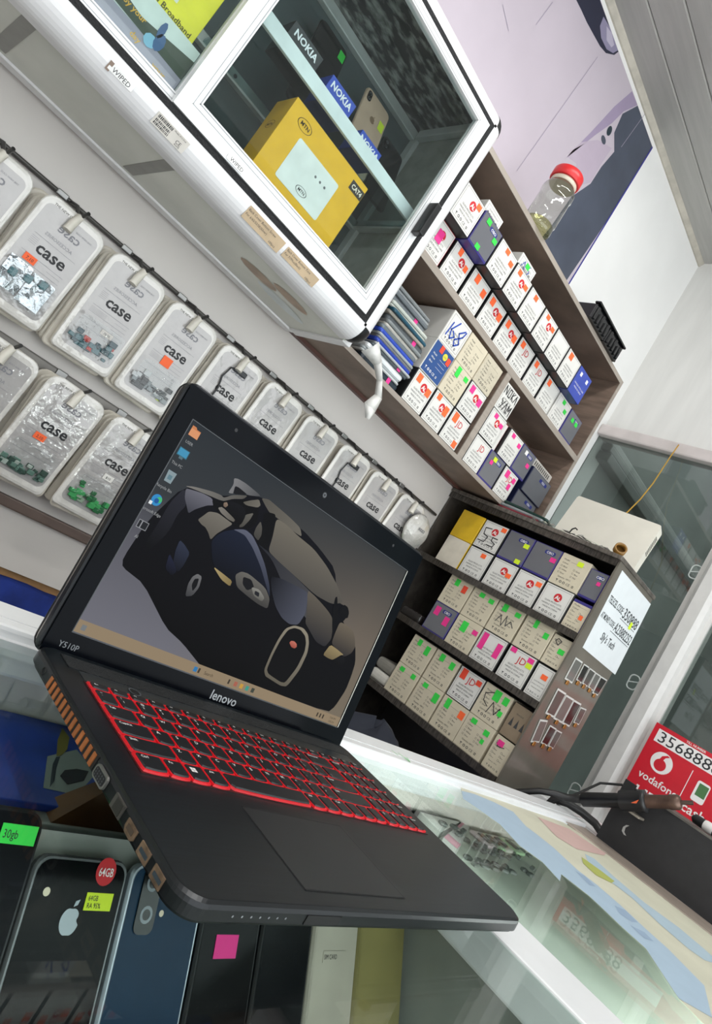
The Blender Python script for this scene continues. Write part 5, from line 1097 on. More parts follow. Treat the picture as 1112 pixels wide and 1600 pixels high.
MB().cbox((1.675, YS + 0.03, zL + 0.1610), (1.815, YS + 0.15, zL + 0.190), 0.004).build('body', mat('dirty_white', 'BDB8B0', 0.45, var=0.08), T)
k = MB()
for j in range(10): k.rect((0, YS + 0.0297, 0), X3, Z3, 1.69 + j * 0.011, zL + 0.168, 1.696 + j * 0.011, zL + 0.183)
k.build('slots', flat('4A4744'), T)
# pile of flat phone cases and screens
tones = [('26303A', 0.014), ('C9CCCC', 0.006), ('9AA0A2', 0.008), ('E6E9EA', 0.012), ('5A6268', 0.007), ('BFC3C4', 0.006), ('2B45A8', 0.009), ('77797C', 0.008), ('A7ADAE', 0.007), ('3350B8', 0.009), ('6E767A', 0.010), ('C2BFB8', 0.008), ('8A8F90', 0.008), ('555A5E', 0.012), ('A09A90', 0.008), ('2A5568', 0.008), ('B4B8B0', 0.008), ('C6CAC2', 0.008), ('7A7F84', 0.009), ('6C7176', 0.009), ('9A9EA0', 0.008), ('868A8C', 0.008)]
z = zL; tn = {'26303A': 'charcoal', 'C9CCCC': 'pale grey', '9AA0A2': 'grey', 'E6E9EA': 'white', '5A6268': 'slate', 'BFC3C4': 'light grey', '2B45A8': 'blue', '77797C': 'mid grey', 'A7ADAE': 'silver', '3350B8': 'bright blue', '6E767A': 'dark grey', 'C2BFB8': 'cream grey', '8A8F90': 'dull grey', '555A5E': 'graphite', 'A09A90': 'brownish grey', '2A5568': 'teal', 'B4B8B0': 'greenish grey', 'C6CAC2': 'clear', '7A7F84': 'steel grey', '6C7176': 'smoky grey', '9A9EA0': 'frosted', '868A8C': 'dusty grey'}
pinks = {0, 4, 13, 18}
xr_ = 1.026
for j, (c, t) in enumerate(tones):
    if j == 4: xr_ = 1.036
    if j == 8: xr_ = 1.030
    if j == 16: xr_ = 1.020
    x1 = xr_ + rnd.uniform(-0.006, 0.004) - (0.02 if j > 17 else 0); y0 = YS - 0.004 + rnd.uniform(0, 0.012)
    T = thing('phone_case', '%s flat case, %s from the bottom of the pile by the cabinet' % (tn[c], (ORD + ['twelfth', 'thirteenth', 'fourteenth', 'fifteenth', 'sixteenth', 'seventeenth', 'eighteenth', 'nineteenth', 'twentieth', 'twenty-first', 'twenty-second'])[j]), 'phone case', (x1 - 0.075, y0 + 0.04, z), 'pile of flat phone cases')
    T.rotation_euler = (0, 0, rnd.uniform(-0.05, 0.05))
    a = rrect(0.15, 0.078, 0.010, 4); b = rrect(0.147, 0.075, 0.009, 4)
    MB().loft([[(p, q, 0.0002) for p, q in b], [(p, q, t * 0.35) for p, q in a], [(p, q, t * 0.7) for p, q in a], [(p, q, t - 0.0003) for p, q in b]]).build('shell', mat('case_' + c, c, 0.2, 0.15), T, False)
    if j in pinks: MB().box((0.028, -0.0398, 0.0008), (0.040, -0.0391, t - 0.0008)).build('sticker', PINK, T, False)
    z += t
# ------------------------------------------------------------------ on top of the shelf
JX, JY = 1.145, 1.182
T = thing('plastic_jar', 'clear plastic jar with red screw lid on top of the shelf', 'jar', (JX, JY, SZ1))
JG = clear('jar_plastic', 'E9ECE6', 2.2, 0.04, 0.25, 30, 1.45)
zj = SZ1
MB().lathe([(0.030, 0.0005), (0.040, 0.003), (0.043, 0.012), (0.042, 0.030), (0.0445, 0.036), (0.0445, 0.105), (0.043, 0.112), (0.046, 0.120), (0.046, 0.134), (0.040, 0.146), (0.036, 0.152), (0.036, 0.160)], (JX, JY, zj), (0, 0, 1), 32).build('body', JG, T)
MB().lathe([(0.0355, 0.152), (0.0375, 0.154), (0.0375, 0.163), (0.0355, 0.165)], (JX, JY, zj), (0, 0, 1), 32).build('neck', mat('milky_neck', 'C9C0AE', 0.3), T)
MB().lathe([(0.041, 0.165), (0.043, 0.167), (0.043, 0.190), (0.041, 0.193), (0.001, 0.193)], (JX, JY, zj), (0, 0, 1), 36).build('lid', mat('red_lid', 'D2292C', 0.35, var=0.05), T)
MB().lathe([(0.038, 0.003), (0.0415, 0.012), (0.0405, 0.028), (0.001, 0.028)], (JX, JY, zj), (0, 0, 1), 28).build('residue', clear('yellow_residue', 'EFEECB', 0.6), T)
for j, (x, lab) in enumerate(((1.555, 'open black plastic tray on the shelf top'), (1.672, 'black plastic tray with ribs at the right end of the shelf top'))):
    T = thing('plastic_tray', lab, 'tray', (x, YS + 0.06, SZ1))
    BT = mat('glossy_black_tray', '0D0E11', 0.15)
    x0_, x1_, y0_, y1_, hh = x - 0.055, x + 0.055, YS - 0.010, YS + 0.13, 0.052
    m = MB(); m.box((x0_, y0_, SZ1 + 0.0003), (x1_, y1_, SZ1 + 0.004))
    for a, b in (((x0_, y0_), (x1_, y0_ + 0.005)), ((x0_, y1_ - 0.005), (x1_, y1_)), ((x0_, y0_ + 0.0051), (x0_ + 0.005, y1_ - 0.0051)), ((x1_ - 0.005, y0_ + 0.0051), (x1_, y1_ - 0.0051))): m.cbox((a[0], a[1], SZ1 + 0.004), (b[0], b[1], SZ1 + hh), 0.0012, 0, 1)
    m.build('body', BT, T)
    for q in range(5): MB().cbox((x0_ + 0.008 + q * 0.021, y0_ - 0.006, SZ1 + 0.006), (x0_ + 0.018 + q * 0.021, y0_ - 0.0004, SZ1 + hh - 0.006 - (q % 2) * 0.01), 0.0012, 0, 1).build('rib', BT, T)
    MB().cbox((x0_ - 0.004, y0_ - 0.008, SZ1 + hh + 0.0002), (x1_ + 0.004, y0_ + 0.012, SZ1 + hh + 0.007), 0.002).build('rim', BT, T)
# ------------------------------------------------------------------ wall poster over the shelf
PYY = YW - 0.0015
def PP(lst, d, f=None): return [P(*(f(a, b) if f else (a, b)), 1, PYY - 0.0004 - d * 0.0002) for a, b in lst]
T = thing('wall_poster', 'large poster of a resting face with dark hair on the wall', 'poster', (1.1, YW, 1.3))
MB().box((0.30, PYY - 0.0003, 0.92), (1.572, YW - 0.0002, 1.752)).build('paper', mat('pale_skin_print', 'BEB4BE', 0.3, var=0.05, scale=3), T)
f4 = lambda a, b: (700 + a / 2.7, b / 2.7)
xe = 1.571
clampx = lambda ps: [Vector((min(p.x, xe), p.y, min(max(p.z, 0.921), 1.751))) for p in ps]
k = MB()
k.poly(clampx(PP([(812,425),(1000,640),(900,1300),(420,1300),(330,1080),(430,960),(520,830),(600,775),(645,705),(700,640),(700,560),(735,480)], 0, f4)), 0)
h_ = MB()
h_.poly(clampx(PP([(510,-60),(660,-60),(780,320),(745,240),(720,215),(700,232),(665,224),(640,195),(615,150),(585,95),(560,40)], 0, f4)), 0)
h_.poly(clampx(PP([(655,70),(690,100),(712,160),(716,212),(695,224),(668,208),(645,160),(640,110)], 1, f4)), 1)
h_.poly(clampx(PP([(668,110),(690,140),(700,190),(688,200),(668,170)], 2, f4)), 2)
h_.build('hair_print', [flat('24263A'), flat('8C86A0'), flat('B4ADC0')], T)
k.poly(clampx(PP([(775,385),(800,440),(740,470),(690,520),(620,570),(500,665),(520,640),(600,560),(700,450)], 1, f4)), 3)
k.poly(clampx(PP([(560,600),(630,590),(690,625),(640,700),(600,770),(545,785),(540,690),(500,660)], 1, f4)), 4)
k.disc(P(*f4(680, 552), 1, PYY - 0.001), X3, Z3, 0, 0, 0.012, 5, 14, 0.016); k.disc(P(*f4(655, 590), 1, PYY - 0.001), X3, Z3, 0, 0, 0.016, 0, 12, 0.01)
MB().rect((0, PYY - 0.0011, 0), X3, Z3, xe - 0.006, 0.921, xe, 1.751, 0).build('border_print', flat('2C2C8A'), T)
for a, b in (((630,240), (290,720)), ((440,10), (370,105)), ((230,20), (255,130)), ((830,480), (730,620))): MB().line([P(*f4(*a), 1, PYY - 0.0012), P(*f4(*b), 1, PYY - 0.0012)], (0, -1, 0), 0.0018, 0).build('crease', flat('9A92A4'), T)
k.build('print', [mat('dark_print', '4A505E', 0.25, var=0.12, scale=6), flat('24263A'), flat('8C86A0'), flat('9A8CA6'), flat('B4A6B6'), flat('20303A'), flat('2C2C8A'), flat('9A92A4')], T)
# ------------------------------------------------------------------ acrylic stand at the right
SMO = clear('smoked_acrylic', '6E665E', 0.9, 0.05)
SMD = mat('acrylic_edge', '3E3934', 0.2, 0.1, var=0.45, scale=40, stretch=(1, 6, 1))
STY0, STY1 = YP, 1.335
stand = thing('acrylic_stand', 'smoked acrylic stand full of small boxes by the corner', 'stand', (1.73, 1.04, -0.60))
SXB = 1.875
zsh = [0.170, -0.022, -0.226]
for j, z in enumerate(zsh):
    s = MB().box((XS + 0.004, STY0 + 0.006, z - 0.008), (SXB, STY1, z)).build('shelf', mat('smoky_sheet', '4A4540', 0.25, var=0.2), stand)
    MB().box((XS - 0.010, STY0 + 0.006, z - 0.016), (XS + 0.0038, STY1, z + 0.003)).build('shelf_lip', SMD, s)
MB().cbox((XS - 0.012, STY0 - 0.003, 0.384), (SXB + 0.01, STY1, 0.396), 0.002).build('top', mat('smoky_top', '5C5650', 0.2, var=0.3, scale=30, stretch=(1, 5, 1)), stand)
MB().box((XS - 0.006, STY0 + 0.006, 0.366), (XS, STY1, 0.3838)).build('top_lip', SMD, stand)
MB().box((XS, STY0, -0.60), (SXB + 0.004, STY0 + 0.005, 0.3838)).build('side_panel', mat('smoked_side', '6E685F', 0.16, var=0.18, scale=5), stand)
MB().box((XS, STY1 - 0.006, -0.60), (SXB, STY1, 0.3838)).build('far_panel', MATS['smoky_sheet'], stand)
MB().box((SXB - 0.004, STY0 + 0.0052, -0.60), (SXB, STY1 - 0.0062, 0.3838)).build('back_panel', mat('dark_back', '2A2725', 0.4), stand)
MB().box((XS + 0.01, STY0 + 0.006, -0.60), (SXB - 0.005, STY1 - 0.0062, -0.45)).build('plinth', mat('dark_plinth', '161412', 0.5), stand)
T = thing('low_bench', 'dark low bench the acrylic stand rests on', 'bench', (1.6, 0.98, ZF))
MB().cbox((0.9, 0.68, -0.64), (2.12, 1.33, -0.601), 0.004).build('top', mat('bench_dark', '2A2724', 0.5), T)
for x in (0.93, 2.06):
    for y in (0.71, 1.27): MB().box((x, y, ZF + 0.0005), (x + 0.04, y + 0.04, -0.6402)).build('leg', MATS['bench_dark'], T)
T = thing('bag', 'dark blue cloth bag lying behind the counter rear frame', 'bag', (1.22, 0.86, -0.60))
m = MB()
rr = [[(1.22 + (0.17 * math.cos(a) * q), 0.86 + 0.11 * math.sin(a) * q, z + 0.012 * math.sin(3 * a)) for a in [2 * math.pi * i / 20 for i in range(20)]] for q, z in ((0.75, -0.585), (1.0, -0.52), (1.0, -0.40), (0.8, -0.30), (0.45, -0.25), (0.1, -0.235))]
m.loft(rr, 0, True); m.build('body', mat('navy_cloth', '161B28', 0.8, bump=0.4, bscale=30), T)
MB().tube([(1.30, 0.76, -0.32), (1.34, 0.75, -0.26), (1.36, 0.76, -0.31), (1.37, 0.765, -0.45)], 0.004, 6).build('strap', mat('grey_strap', '6A6A68', 0.5), T)
G = 'small boxes on the acrylic stand'
def st_row(lst, ys, z, where):
    for j, (kind, st, sc) in enumerate(lst):
        if kind: small_box(kind, (XS + 0.006, ys[j], z + 0.0005), '%s in the %s' % (ORD[j], where), st, '-X', 0.0865, 0.0890 if kind != 'x' else 0.08, 0.15, sc, G)
ys = [1.222, 1.131, 1.040, 0.951, 0.862, 0.795]
s5 = ('2E2E30', [[(-0.1, 0.75), (-0.35, 0.72), (-0.3, 0.5), (-0.1, 0.45), (-0.15, 0.25), (-0.4, 0.25)], [(0.3, 0.5), (0.1, 0.5), (0.1, 0.38), (0.28, 0.32), (0.25, 0.2), (0.0, 0.2)]], 0.0028)
row1 = [('YE', [], None), ('AL', [S1('o', 0.34, 0.86)], s5), ('GR', [S1('y', 0.32, 0.68), S1('y', 0.3, 0.12)], None), ('GR', [S1('p', 0.34, 0.62)], None), ('KR', [S1('y', 0.18, 0.84)], None)]
st_row(row1, ys, zsh[0] + 0.0897, 'upper row, top acrylic shelf')
row2 = [('YW', [], None), ('PL', [S1('o', 0.15, 0.82)], None), ('AL', [S1('o', 0.28, 0.60)], None), ('AL', [S1('o', 0.34, 0.78)], None), ('AL', [], None)]
st_row(row2, ys, zsh[0], 'lower row, top acrylic shelf')
small_box('GR', (XS + 0.008, 0.7905, zsh[0] + 0.090), 'beside the paper notice', [S1('p', 0.2, 0.6, 0.01, 0.01)], '-X', 0.052, 0.080, 0.15, None, G)
small_box('KP', (XS + 0.008, 0.7905, zsh[0] + 0.0005), 'low beside the paper notice', [S1('o', 0.25, 0.5, 0.01, 0.012)], '-X', 0.052, 0.080, 0.15, None, G)
ys = [1.137, 1.046, 0.955, 0.862, 0.790]
wv = lambda c: (c, [[(-0.3, 0.35), (-0.2, 0.6), (-0.05, 0.3), (0.0, 0.65), (0.1, 0.35), (0.2, 0.55), (0.35, 0.4)]], 0.0022)
row3 = [('KR', [S1('g', -0.12, 0.82, .016, .02), S1('r', 0.25, 0.72, .016, .022)], None), ('KR', [S1('g', -0.1, 0.84), S1('g', 0.3, 0.8)], None), ('KR', [S1('g', -0.2, 0.84, .016, .02), S1('g', 0.3, 0.82)], wv('4A4A4C')), ('KR', [S1('g', -0.1, 0.85, .012, .02), S1('g', 0.34, 0.68, .014, .016)], None)]
st_row(row3, ys, zsh[1] + 0.0897, 'upper row, middle acrylic shelf')
small_box('KR', (XS + 0.008, 0.789, zsh[1] + 0.0900), 'half hidden at the middle acrylic shelf end', [S1('g', 0.2, 0.55)], '-X', 0.054, 0.080, 0.15, ('2E2E30', [[(-0.3, 0.8), (-0.1, 0.7), (0.0, 0.85), (-0.2, 0.9), (-0.3, 0.8)]], 0.002), G)
row4 = [('GR', [S1('p', -0.25, 0.72, .018, .026), S1('p', 0.25, 0.55, .018, .026)], None), ('KR', [S1('g', -0.1, 0.72, .02, .03), S1('p', 0.36, 0.72)], None), ('PL', [S1('p', -0.3, 0.66, .017, .046), S1('p', 0.3, 0.60, .017, .040)], None), ('JD', [S1('p', -0.32, 0.9), S1('p', 0.32, 0.86), S1('y', 0.34, 0.7)], None)]
st_row(row4, ys, zsh[1], 'lower row, middle acrylic shelf')
small_box('PL', (XS + 0.008, 0.789, zsh[1] + 0.0005), 'at the near end of the middle acrylic shelf', [S1('o', 0.1, 0.68)], '-X', 0.054, 0.086, 0.15, None, G)
ys = [1.140, 1.048, 0.956, 0.868, 0.790]
row5 = [('KR', [S1('g', -0.15, 0.84, .014, .018), S1('g', 0.25, 0.74, .016, .026)], None), ('KR', [S1('g', -0.18, 0.84, .016, .02), S1('g', 0.28, 0.78, .016, .02)], None), ('JD', [S1('r', -0.28, 0.80, .018, .028), S1('r', 0.32, 0.80, .016, .014)], None), ('KR', [S1('g', 0.02, 0.80, .02, .028), S1('g', 0.34, 0.80, .016, .02), S1('g', 0.36, 0.42, .012, .014)], ('2E2E30', [[(-0.1, 0.85), (-0.35, 0.7), (-0.3, 0.5), (-0.1, 0.4)], [(-0.05, 0.25), (0.02, 0.6), (0.12, 0.45), (0.2, 0.3), (0.3, 0.55), (0.38, 0.3)]], 0.0022))]
st_row(row5, ys, zsh[2] + 0.0897, 'upper row, bottom acrylic shelf')
small_box('BR', (XS + 0.008, 0.789, zsh[2] + 0.0900), 'at the near end of the bottom acrylic shelf', [], '-X', 0.056, 0.086, 0.15, None, G)
row6 = [('KR', [S1('g', -0.22, 0.84), S1('g', 0.3, 0.84, .015, .014)], None), ('KR', [S1('g', -0.2, 0.86), S1('g', 0.34, 0.72, .018, .026)], None), ('KR', [S1('g', -0.25, 0.82, .016, .026), S1('o', 0.34, 0.76, .018, .02)], None), ('KR', [S1('g', -0.22, 0.86), S1('g', 0.3, 0.78, .016, .014), S1('g', 0.3, 0.52, .010, .012)], None)]
st_row(row6, ys, zsh[2], 'lower row, bottom acrylic shelf')
small_box('KR', (XS + 0.008, 0.789, zsh[2] + 0.0005), 'scribbled, near end of the lowest row', [S1('p', -0.15, 0.82, .018, .014)], '-X', 0.056, 0.086, 0.15, ('2E2E30', [[(-0.35, 0.78), (-0.2, 0.84), (-0.25, 0.7), (0.1, 0.76)]], 0.0018), G)
# earphone case packs behind the lowest boxes
for j, (y, z, lab) in enumerate(((1.225, zsh[2] + 0.0004, 'white rounded charger lying at the wall end of the lowest shelf'), (1.225, zsh[2] + 0.036, 'grey wrapped pack on the white charger at the wall end'))):
    T = thing('charger', lab, 'charger', (XS + 0.05, y, z))
    MB().cbox((XS + 0.015, y - 0.035, z), (XS + 0.12, y + 0.04, z + 0.034), 0.012, 0, 3).build('body', mat('charger_%d' % j, ('D8D5CC', '8B8880')[j], 0.3), T)
T = thing('wrapped_part', 'clear wrapped dark part at the wall end of the middle acrylic shelf', 'part', (XS + 0.05, 1.235, zsh[1]))
MB().cbox((XS + 0.01, 1.20, zsh[1] + 0.0004), (XS + 0.12, 1.28, zsh[1] + 0.03), 0.008, 0, 3).build('body', mat('dark_wrap', '2B2826', 0.12, bump=0.9, bscale=70), T)
# notice on the side panel
T = thing('paper_notice', 'white paper notice with TELECEL CODE taped to the stand side', 'notice', (1.76, YP, 0.26))
c = [(1.628, 0.370), (1.880, 0.370), (1.898, 0.152), (1.645, 0.152)]
MB().prism([(a, YP - 0.0008, b) for a, b in c], (0, -1, 0), 0, 0.0006).build('paper', mat('notice_paper', 'DDE2E4', 0.5, var=0.02), T)
k = MB(); yy = YP - 0.0018
fit = lambda t, x0, x1, z, sz: k.text(t, (x0, yy, z), X3, Z3, sz, 0, 'l', 0.010, (x1 - x0) / (glyphs(t, 0.010)[2] * sz))
fit('TELECEL CODE:', 1.641, 1.748, 0.286, 0.026); fit('350888', 1.754, 1.872, 0.282, 0.040)
k.rect((0, yy, 0), X3, Z3, 1.750, 0.276, 1.870, 0.2775, 0)
fit('AT MONEY CODE:', 1.645, 1.742, 0.243, 0.022); fit('A23882252', 1.747, 1.882, 0.239, 0.036)
k.rect((0, yy, 0), X3, Z3, 1.735, 0.2325, 1.880, 0.234, 0)
k.text("Sly's Tech", (1.705, yy, 0.198), X3, Z3, 0.030, 0, 'l', 0.012, 0.85); k.build('lettering', flat('3A3D40'), T)
MB().box((1.822, yy - 0.0006, 0.272), (1.838, yy - 0.0002, 0.292)).build('sticker', LIME, T)
# phone screens stuck on the side panel
f9 = lambda a, b: (800 + a / 6.95, 1000 + b / 6.95)
scr = [[(688,185),(760,235),(640,470),(565,420)], [(778,255),(830,290),(740,470),(690,430)], [(840,300),(900,345),(805,505),(755,470)], [(905,350),(955,385),(865,550),(820,510)], [(960,390),(1025,430),(920,600),(865,575)],
       [(495,520),(580,575),(440,840),(355,795)], [(585,590),(665,640),(530,900),(440,850)], [(668,645),(745,690),(610,940),(535,905)], [(740,725),(800,750),(715,920),(660,895)],
       [(300,860),(380,870),(285,1110),(195,1105)], [(410,920),(475,960),(370,1150),(305,1115)], [(480,970),(535,1000),(435,1180),(385,1150)]]
rown = ['top row'] * 5 + ['middle row'] * 4 + ['bottom row'] * 3; rowi = [0,1,2,3,4,0,1,2,3,0,1,2]
for j, q in enumerate(scr):
    pts = [P(*f9(a, b), 1, YP - 0.0012) for a, b in q]; c = sum(pts, Vector()) / 4
    T = thing('phone_screen', 'phone screen, %s in the %s on the stand side' % (ORD[rowi[j]], rown[j]), 'phone screen', (c.x, YP - 0.0008, c.z), 'phone screens stuck on the stand side')
    MB().prism(pts, (0, -1, 0), 0, 0.002).build('frame', mat('screen_white', 'CFCFCB', 0.35), T)
    inn = [c + (p - c) * 0.86 for p in pts]
    MB().prism(inn, (0, -1, 0), 0.0021, 0.0025).build('glass', mat('screen_%d' % (j % 3), ('6B6A66', '55534F', '2E2C2A')[(j * 2 + (j > 6)) % 3], 0.1), T)
    b = (pts[2] + pts[3]) / 2
    MB().cbox((b.x - 0.008, YP - 0.0045, b.z - 0.010), (b.x + 0.006, YP - 0.0010, b.z + 0.002), 0.001, 0, 1).build('connector', mat('amber_connector', '9A6A2E', 0.35, 0.4), T)
# on top of the stand: router, ring of tape, phones, scrap
T = thing('router', 'white flat router leaning on top of the acrylic stand', 'router', (1.75, 0.91, 0.3962))
q = [P(190 / 4.413 + 860, 590 / 4.413 + 640, 0, 1.78), P(770 / 4.413 + 860, 800 / 4.413 + 640, 0, 1.78), P(570 / 4.413 + 860, 1100 / 4.413 + 640, 0, 1.71), P(20 / 4.413 + 860, 815 / 4.413 + 640, 0, 1.71)]
tl, tr, br, bl = q; br.z = max(br.z, 0.404); bl.z = 0.404
e1 = (tr - tl); e2 = (bl - tl); n = e1.cross(e2).normalized()
if n.x > 0: n = -n
def rc(u, v): return tl + (tr - tl) * u + ((bl + (br - bl) * u) - (tl + (tr - tl) * u)) * v
ol = [rc(0.03, 0), rc(0.97, 0), rc(0.99, 0.01), rc(1.0, 0.05), rc(1, 1), rc(0, 1), rc(0, 0.05), rc(0.01, 0.01)]
m = MB().prism(ol, -n, 0.001, 0.028, 0); m.build('body', mat('router_shell', 'D8D4C8', 0.4, var=0.04, scale=12), T)
k = MB()
for j in range(9):
    a = rc(1.0, 0.22 + j * 0.045); b = rc(1.0, 0.245 + j * 0.045); off = (tr - tl).normalized() * 0.0005
    k.poly([a - n * 0.006 + off, b - n * 0.006 + off, b - n * 0.022 + off, a - n * 0.022 + off])
k.build('vent_slots', flat('5A564E'), T)
T = thing('tape_roll', 'small amber tape roll on the near corner of the stand', 'tape', (1.63, 0.80, 0.3962))
MB().lathe([(0.016, 0.0), (0.016, 0.016), (0.012, 0.016), (0.012, 0.0), (0.016, 0.0)], (1.625, 0.785, 0.4130), (-0.5, -0.3, 0.25), 20).build('roll', mat('amber_tape', '8A6428', 0.3), T)
for j, (y, x, c, lab) in enumerate(((1.10, 1.64, '7A2E38', 'dark red phone, lowest of the pile under the shelf corner'), (1.095, 1.645, '8E9496', 'silver phone, middle of the pile under the shelf corner'), (1.09, 1.65, '1E3A34', 'dark green phone, topmost of the pile under the shelf corner'))):
    T = thing('smartphone', lab, 'phone', (x, y, 0.3962 + j * 0.0092)); T.rotation_euler = (0, 0, 0.1 * j)
    a = rrect(0.072, 0.148, 0.010, 4); b = rrect(0.069, 0.145, 0.009, 4)
    MB().loft([[(p, r, 0.0003) for p, r in b], [(p, r, 0.003) for p, r in a], [(p, r, 0.006) for p, r in a], [(p, r, 0.0088) for p, r in b]]).build('body', mat('pile_' + c, c, 0.2, 0.3), T, False)
T = thing('circuit_strip', 'tangle of torn circuit strips along the stand front edge', 'scrap', (1.62, 0.95, 0.3962)); r_ = random.Random(3)
m = MB()
for j in range(46):
    y = 1.06 - j * 0.0056 + r_.uniform(-.006, .006); x = XS - 0.002 + r_.uniform(0, 0.03); z = 0.3966 + r_.uniform(0.0, 0.006); a = r_.uniform(-1, 1)
    m.add([(x - .012, y - .006 * a, z), (x + .012, y - .004, z + .004), (x + .014, y + .008, z + .006 + .006 * r_.random()), (x - .010, y + .008 * a + .006, z + .002)], [(0, 1, 2, 3)], r_.choice((0, 0, 1, 2)))
so = m.build('strips', [mat('black_flex', '1A1A18', 0.3), mat('pale_flex', 'B9BDAA', 0.3), mat('steel_flex', '8C8C86', 0.3, 0.6)], T); so.modifiers.new('solid', 'SOLIDIFY').thickness = 0.0008
MB().tube([(1.612, 0.925, 0.404), (1.612, 0.922, 0.418), (1.612, 0.915, 0.424), (1.612, 0.908, 0.421)], 0.002, 6).build('wire', BLACK_PL, T)
# yellow cord down the partition
T = thing('cord', 'thin yellow cord hanging from the partition rail', 'cord', (2.12, 1.0, 0.9))
MB().tube([P(1060, 695, 0, 2.150), P(1048, 712, 0, 2.13), P(1020, 755, 0, 2.10), P(1000, 780, 0, 2.05), P(978, 802, 0, 1.98), (1.86, 1.02, 0.43)], 0.0022, 6).build('cord', mat('yellow_cord', 'B98E2E', 0.5), T)
# silicone clips on the glass
for q, lab in (((1086, 894), 'top clear clip on the glass beside the post'), ((989, 1066), 'middle clear clip on the glass beside the post'), ((897, 1236), 'lowest clear clip on the glass beside the post')):
    p = P(*q, 0, XP - 0.006)
    T = thing('glass_clip', lab, 'clip', (XP - 0.006, p.y, p.z), 'clear clips on the partition glass')
    m = MB(); ring = [(XP - 0.0065, p.y + a, p.z + b) for a, b in rrect(0.030, 0.046, 0.012, 4)]
    m.tube(ring + ring[:1], 0.0022, 6).build('loop', mat('clear_white', 'D5DAD8', 0.2), T)
    MB().tube([(XP - 0.0065, p.y - 0.013, p.z + 0.006), (XP - 0.0065, p.y + 0.013, p.z - 0.004)], 0.002, 6).build('bar', MATS['clear_white'], T)
# red sign on the glass
T = thing('shop_sign', 'red vodafone till number sign on the partition glass', 'sign', (2.17, 0.5, 0.0))
XQ = 2.140; s0, s1, zz0, zz1 = 0.682, 0.300, -0.175, 0.110
U = -Y3
MB().box((XQ, s1, zz0), (XQ + 0.003, s0, zz1)).build('board', mat('sign_red', 'CE1B2E', 0.35, var=0.04), T)
q = XQ - 0.0006
k = MB(); o = (q, s0, 0)
k.rect(o, U, Z3, 0.014, 0.060, 0.30, 0.098, 0); k.text('3568888', (q - 0.0004, s0 - 0.020, 0.064), U, Z3, 0.044, 1, 'l', 0.0, 1.15)
k.text('TILL NUMBER', (q - 0.0004, s0 - 0.090, 0.1015), U, Z3, 0.009, 0, 'l', 0.01)
k.disc((q - 0.0002, s0, 0), U, Z3, 0.060, 0.016, 0.030, 0, 28); k.disc((q - 0.0004, s0, 0), U, Z3, 0.0585, 0.009, 0.0165, 2, 22)
k.poly([(q - 0.0006, s0 - a, b) for a, b in ((0.050, 0.020), (0.054, 0.034), (0.066, 0.0425), (0.0735, 0.041), (0.064, 0.034), (0.060, 0.022))], 2)
k.text('vodafone', (q - 0.0004, s0 - 0.020, -0.048), U, Z3, 0.030, 0, 'l', 0.012)
k.text('LIPA', (q - 0.0004, s0 - 0.028, -0.105), U, Z3, 0.050, 0, 'l', 0.03)
k.rect((q - 0.0002, s0, 0), U, Z3, 0.136, -0.075, 0.138, 0.045, 0)
k.text('cash', (q - 0.0004, s0 - 0.150, -0.062), U, Z3, 0.036, 0, 'l', 0.012)
k.prism([(q - 0.0002, s0 - a, b) for a, b in rrect(0.034, 0.056, 0.006, 3, 0.176, 0.004)], (-1, 0, 0), 0, 0.0003, 0); k.rect((q - 0.0007, s0, 0), U, Z3, 0.165, -0.008, 0.190, 0.026, 3)
k.build('lettering', [flat('F0ECEA'), flat('2E2C30'), MATS['sign_red'], flat('4E7A4A')], T)
# hot air station with its handpiece
T = thing('rework_station', 'black metal hot air station on the counter end', 'rework station', (1.72, 0.36, -0.2))
BXM = mat('black_powder_coat', '1D1C1E', 0.55, var=0.15, scale=60, bump=0.1, bscale=400)
prof = [(0.531, -0.1995), (0.531, -0.142), (0.527, -0.072), (0.522, -0.066), (0.12, -0.062), (0.10, -0.07), (0.10, -0.1995)]
m = MB().prism([(1.665, a, b) for a, b in prof], (1, 0, 0), 0, 0.16); m.build('case', BXM, T)
MB().box((1.6635, 0.11, -0.0655), (1.8255, 0.50, -0.0615)).build('top_edge', mat('scuffed_edge', '55514C', 0.5, var=0.2), T)
MB().box((1.658, 0.505, -0.112), (1.6648, 0.530, -0.058)).build('holder_plate', BXM, T)
k = MB().poly([P(a, b, 0, 1.6645) for a, b in ((973,1292),(978,1289),(983,1290),(977,1293),(975,1300),(978,1306),(974,1304),(971,1298))]); k.build('scratch', flat('A9A7A4'), T)
br_ = MB().cbox((1.628, 0.462, -0.1130), (1.6645, 0.486, -0.1080), 0.001); br_.build('bracket', mat('bracket_alloy', '9C9488', 0.4, 0.4), T)
g = thing('hot_air_handle', 'black hot air handpiece with brown nozzle resting on the station', 'tool', (1.62, 0.48, -0.085))
a0, a1 = Vector((1.622, 0.579, -0.150)), Vector((1.622, 0.387, -0.022)); ax = (a1 - a0); Lg = ax.length; ax.normalize()
at = lambda t: a0 + (a1 - a0) * t
MB().lathe([(0.010, 0), (0.0150, 0.004), (0.0150, Lg * 0.36), (0.0165, Lg * 0.37)], a0, ax, 20).build('grip', BLACK_PL, g)
MB().lathe([(0.020, Lg * 0.37), (0.021, Lg * 0.38), (0.021, Lg * 0.56), (0.0225, Lg * 0.565), (0.0225, Lg * 0.60), (0.018, Lg * 0.605)], a0, ax, 22).build('collar', mat('collar_black', '202022', 0.4), g)
MB().lathe([(0.0135, Lg * 0.60), (0.0135, Lg * 0.80), (0.0150, Lg * 0.805), (0.0150, Lg * 0.88), (0.011, Lg * 0.90)], a0, ax, 20).build('nozzle', mat('burnt_steel', '6A544A', 0.4, 0.6, var=0.25, scale=40), g)
